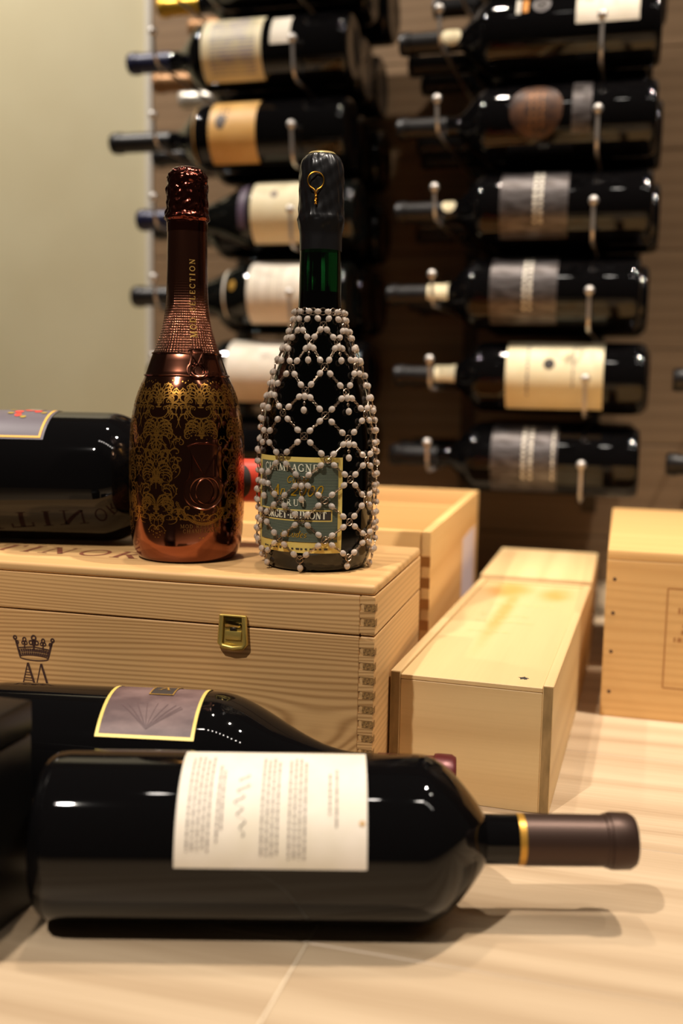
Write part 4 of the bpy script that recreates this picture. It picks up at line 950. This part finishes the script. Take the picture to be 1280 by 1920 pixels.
for cname, (x0, _) in COLS.items():
    ks = range(NK) if cname != 'far' else (0, 1)
    lab = {'west': 'steel peg wall rack whose bottle necks reach over the pale wall', 'east': 'steel peg wall rack holding the bottles with grey and cream labels', 'far': 'steel peg wall rack with only two bottle necks showing'}[cname]
    rk = thing('wine_rack', lab, 'wine rack', (x0, 0, 0))
    xn, xb = 0.068, 0.285
    for xx in (xn, xb): MB().bbox(xx-0.012, xx+0.012, WY-0.010, WY-0.0002, 0.12, 1.12, 0.001, 1).build('mounting_strip', STEELD, rk, False)
    for k in ks:
        for xx, (pm, tm) in ((xn, NP), (xb, BP)):
            o = bpy.data.objects.new('peg', pm); link(o, rk); o.location = (xx, 0, rowz[k])
            q = bpy.data.objects.new('peg_tip', tm); link(q, o)

# bottle bodies shared by the rack
PB = bordeaux(LB, RB_, 0.0145, 0.625, 0.755, 0.7); PG = burgundy(LB, RB_, 0.0150, 0.42, 0.76)
PL = bordeaux(LB + 0.03, RB_, 0.0145, 0.575, 0.70, 0.7)
ME = {'long': MB().lathe(PL, 48).mesh('glass', BLACKG), 'bord': MB().lathe(PB, 48).mesh('glass', BLACKG), 'burg': MB().lathe(PG, 48).mesh('glass', DARKG)}
CAPME = {}
def capmesh(shape, m):
    key = (shape, m.name)
    if key not in CAPME: CAPME[key] = capsule({'bord': PB, 'burg': PG, 'long': PL}[shape], LB + (0.03 if shape == 'long' else 0), LB*0.80, 28).mesh('capsule', m)
    return CAPME[key]
LEFT = lying(-1, 0)
def rack_bottle(col, k, depth, label, cap, shape='bord', dx=0.0, parts=(), group=None, capm=True):
    x0 = COLS[col][0] + dx
    t = thing('wine_bottle', label, 'bottle', (x0 + LB, YB + 0.1035*depth, rowz[k]), LEFT, group)
    link(bpy.data.objects.new('glass', ME[shape]), t)
    if cap: link(bpy.data.objects.new('capsule', capmesh(shape, cap)), t)
    prof = {'bord': PB, 'burg': PG, 'long': PL}[shape]
    for nm, fn, m in parts:
        mb = MB(); fn(mb, prof); mb.build(nm, m, t)
    return t
# theta: 0 faces up, -90 faces the viewer
def lab(z0, z1, t0=-150, t1=-15): return lambda mb, p: patch(mb, p, D(t0), D(t1), z0, z1, 0.0005, 22, 3)
def oval(z, th, rt, rz): return lambda mb, p: disc(mb, p, D(th), z, rt, rz, 0.0008)
def bars(z0, n, dz, t0, t1, wd=0.002, seed=1):
    def f(mb, p):
        r_ = random.Random(seed)
        for i in range(n):
            a = t0
            while a < t1:
                d_ = r_.uniform(4, 9); patch(mb, p, D(a), D(min(a+d_, t1)), z0+i*dz, z0+i*dz+wd, 0.0009, 3, 1); a += d_+3
    return f
PURP = mottled('picture_print', (0.60, 0.56, 0.62), (0.80, 0.76, 0.60), 45, 0.5)
NECKW = ('neck_label', lambda mb, p: patch(mb, p, D(-120), D(20), LB*0.745, LB*0.83, 0.0012, 14, 3), CREAM)
ORNG = mottled('orange_oval', (0.36, 0.24, 0.16), (0.20, 0.14, 0.12), 60, 0.4, 0.3)
# east column, top to bottom
rack_bottle('east', 6, 0, 'dark rack bottle cut off by the top edge above the bottle with orange logo', CAPK)
rack_bottle('east', 5, 0, 'rack bottle with white rear label and small orange logo on its side', CAPK, parts=(
    ('label', lab(0.030, 0.112, -95, -10), PAPER), ('print', bars(0.060, 2, 0.02, -70, -40, 0.0008, 4), INK),
    ('logo', oval(0.158, -60, 0.012, 0.012), mat('grey_logo', (0.40, 0.38, 0.38), 0.4)), ('logo_inner', oval(0.158, -60, 0.008, 0.008), INKD),
    ('orange_mark', lab(0.176, 0.183, -72, -48), mat('orange_print', (0.85, 0.55, 0.18), 0.5)), ('pale_mark', lab(0.186, 0.192, -74, -46), LGREY),
    ('neck_seal', oval(LB*0.79, -75, 0.013, 0.014), CREAM)))
rack_bottle('east', 4, 0, 'rack bottle with oval bronze label and narrow silver strip', CAPK, parts=(
    ('label', oval(0.160, -82, 0.040, 0.036), ORNG), ('print', bars(0.150, 3, 0.008, -110, -55, 0.002, 6), mat('bronze_print', (0.62, 0.42, 0.24), 0.4, 0.4)), ('silver_strip', lab(0.086, 0.112, -120, -8), SILVL)))
rack_bottle('east', 3, 0, 'rack bottle with silver grey label below the one with an oval label', CAPK, parts=(
    ('label', lab(0.112, 0.205, -150, -8), SILVL), ('print', bars(0.146, 2, 0.008, -120, -20, 0.005, 2), LGREY), ('neck_seal', oval(LB*0.78, -60, 0.010, 0.010), CREAM)))
rack_bottle('east', 2, 0, 'rack bottle with silver grey label and cream neck tag above the cream-labelled one', CAPK, dx=-0.010, parts=(
    ('label', lab(0.112, 0.205, -150, -8), SILVL), ('print', bars(0.146, 2, 0.008, -120, -20, 0.005, 3), LGREY), NECKW))
rack_bottle('east', 1, 0, 'rack bottle with wide cream label and small dark round emblem', CAPK, dx=0.004, parts=(
    ('label', lab(0.058, 0.192, -150, -8), CREAM), ('print', bars(0.098, 1, 0.01, -105, -30, 0.002, 5), INK), ('print', bars(0.160, 1, 0.01, -120, -30, 0.003, 8), INK), ('emblem', oval(0.132, -68, 0.008, 0.008), INKD), NECKW))
rack_bottle('east', 0, 0, 'lowest rack bottle with silver grey label above the wooden boxes', CAPK, parts=(
    ('label', lab(0.112, 0.205, -150, -8), SILVL), ('print', bars(0.146, 2, 0.010, -120, -20, 0.005, 9), LGREY), ('edge_print', bars(0.116, 1, 0.01, -120, -20, 0.003, 9), LGREY)))
# west column
rack_bottle('west', 6, 0, 'dark rack bottle cut off by the top edge above the navy capsule bottle', CAPK, dx=0.02)
rack_bottle('west', 5, 0, 'rack bottle with navy capsule and picture label in purple and cream', CAPB, dx=-0.003, parts=(
    ('label', lab(0.128, 0.222, -150, -10), CREAM), ('picture', lab(0.138, 0.208, -138, -22), PURP), ('small_label', lab(0.084, 0.114, -92, -40), PAPER)))
rack_bottle('west', 4, 0, 'rack bottle with amber label and long black capsule', CAPK, 'long', dx=-0.004, parts=(
    ('label', lab(0.135, 0.235, -150, -10), AMBER), ('emblem', oval(0.190, -75, 0.012, 0.008), mat('emblem_grey', (0.35, 0.30, 0.26), 0.5)), ('print', bars(0.180, 2, 0.008, -75, -40, 0.002, 7), INKD)))
rack_bottle('west', 3, 0, 'slope-shouldered rack bottle with cream label and purple shoulder strip', CAPB, 'burg', dx=0.012, parts=(
    ('label', lab(0.060, 0.158, -150, -10), CREAM), ('emblem', oval(0.122, -60, 0.006, 0.006), INK), ('strip', lab(0.166, 0.180, -120, -10), DARKP)))
rack_bottle('west', 2, 0, 'slope-shouldered rack bottle with wide white label and small gold crest', CAPK, 'burg', dx=0.002, parts=(
    ('label', lab(0.060, 0.196, -150, -10), PAPER), ('crest', oval(0.178, -75, 0.008, 0.006), GOLDP), ('print', bars(0.10, 3, 0.018, -110, -40, 0.001, 7), INK)))
rack_bottle('west', 1, 0, 'rack bottle with white label seen between the two upright bottles', CAPK, dx=0.03, parts=(
    ('label', lab(0.095, 0.215, -150, -10), PAPER),))
rack_bottle('west', 0, 0, 'lowest rack bottle behind the two upright champagne bottles', CAPK)
# necks of the next column
for k in (0, 1):
    rack_bottle('far', k, 0, 'black capped bottle neck beside the base of the ' + ('cream-labelled rack bottle' if k else 'lowest silver-labelled rack bottle'), CAPK, dx=(0.0 if k else -0.003), group='bottles in the next rack')
DESC = {'west': ['lowest bottle behind the upright champagne bottles', 'white label between the upright bottles', 'white label with gold crest', 'cream label with purple strip', 'amber label', 'navy capsule', 'topmost dark bottle over the navy capsule'],
        'east': ['lowest silver grey label', 'wide cream label', 'silver label with cream neck tag', 'silver label under the oval one', 'oval bronze label', 'orange logo', 'topmost dark bottle over the orange logo']}
# second and third bottles on the same pegs
for col in ('west', 'east'):
    for k in range(NK):
        for dpt in (1, 2):
            cap = CAPK; lab_ = ('dark middle bottle' if dpt == 1 else 'dark rearmost bottle') + ' on the rack pegs behind the ' + DESC[col][k]; grp = 'bottles at the back of the racks'
            if col == 'west' and (k, dpt) in ((6, 1), (6, 2), (5, 1), (5, 2)):
                cap, lab_ = {(6, 1): (CAPG, 'rear rack bottle with bright gold capsule at the top edge'), (6, 2): (CAPT, 'rear rack bottle with tan capsule below the gold one'),
                             (5, 1): (CAPT, 'rear rack bottle with tan capsule just below the navy capsule'), (5, 2): (CAPW, 'rear rack bottle with silver white capsule above the amber label')}[(k, dpt)]
                grp = 'bottles at the back of the racks'
            rack_bottle(col, k, dpt, lab_, cap, dx=random.uniform(-0.012, 0.012), group=grp)
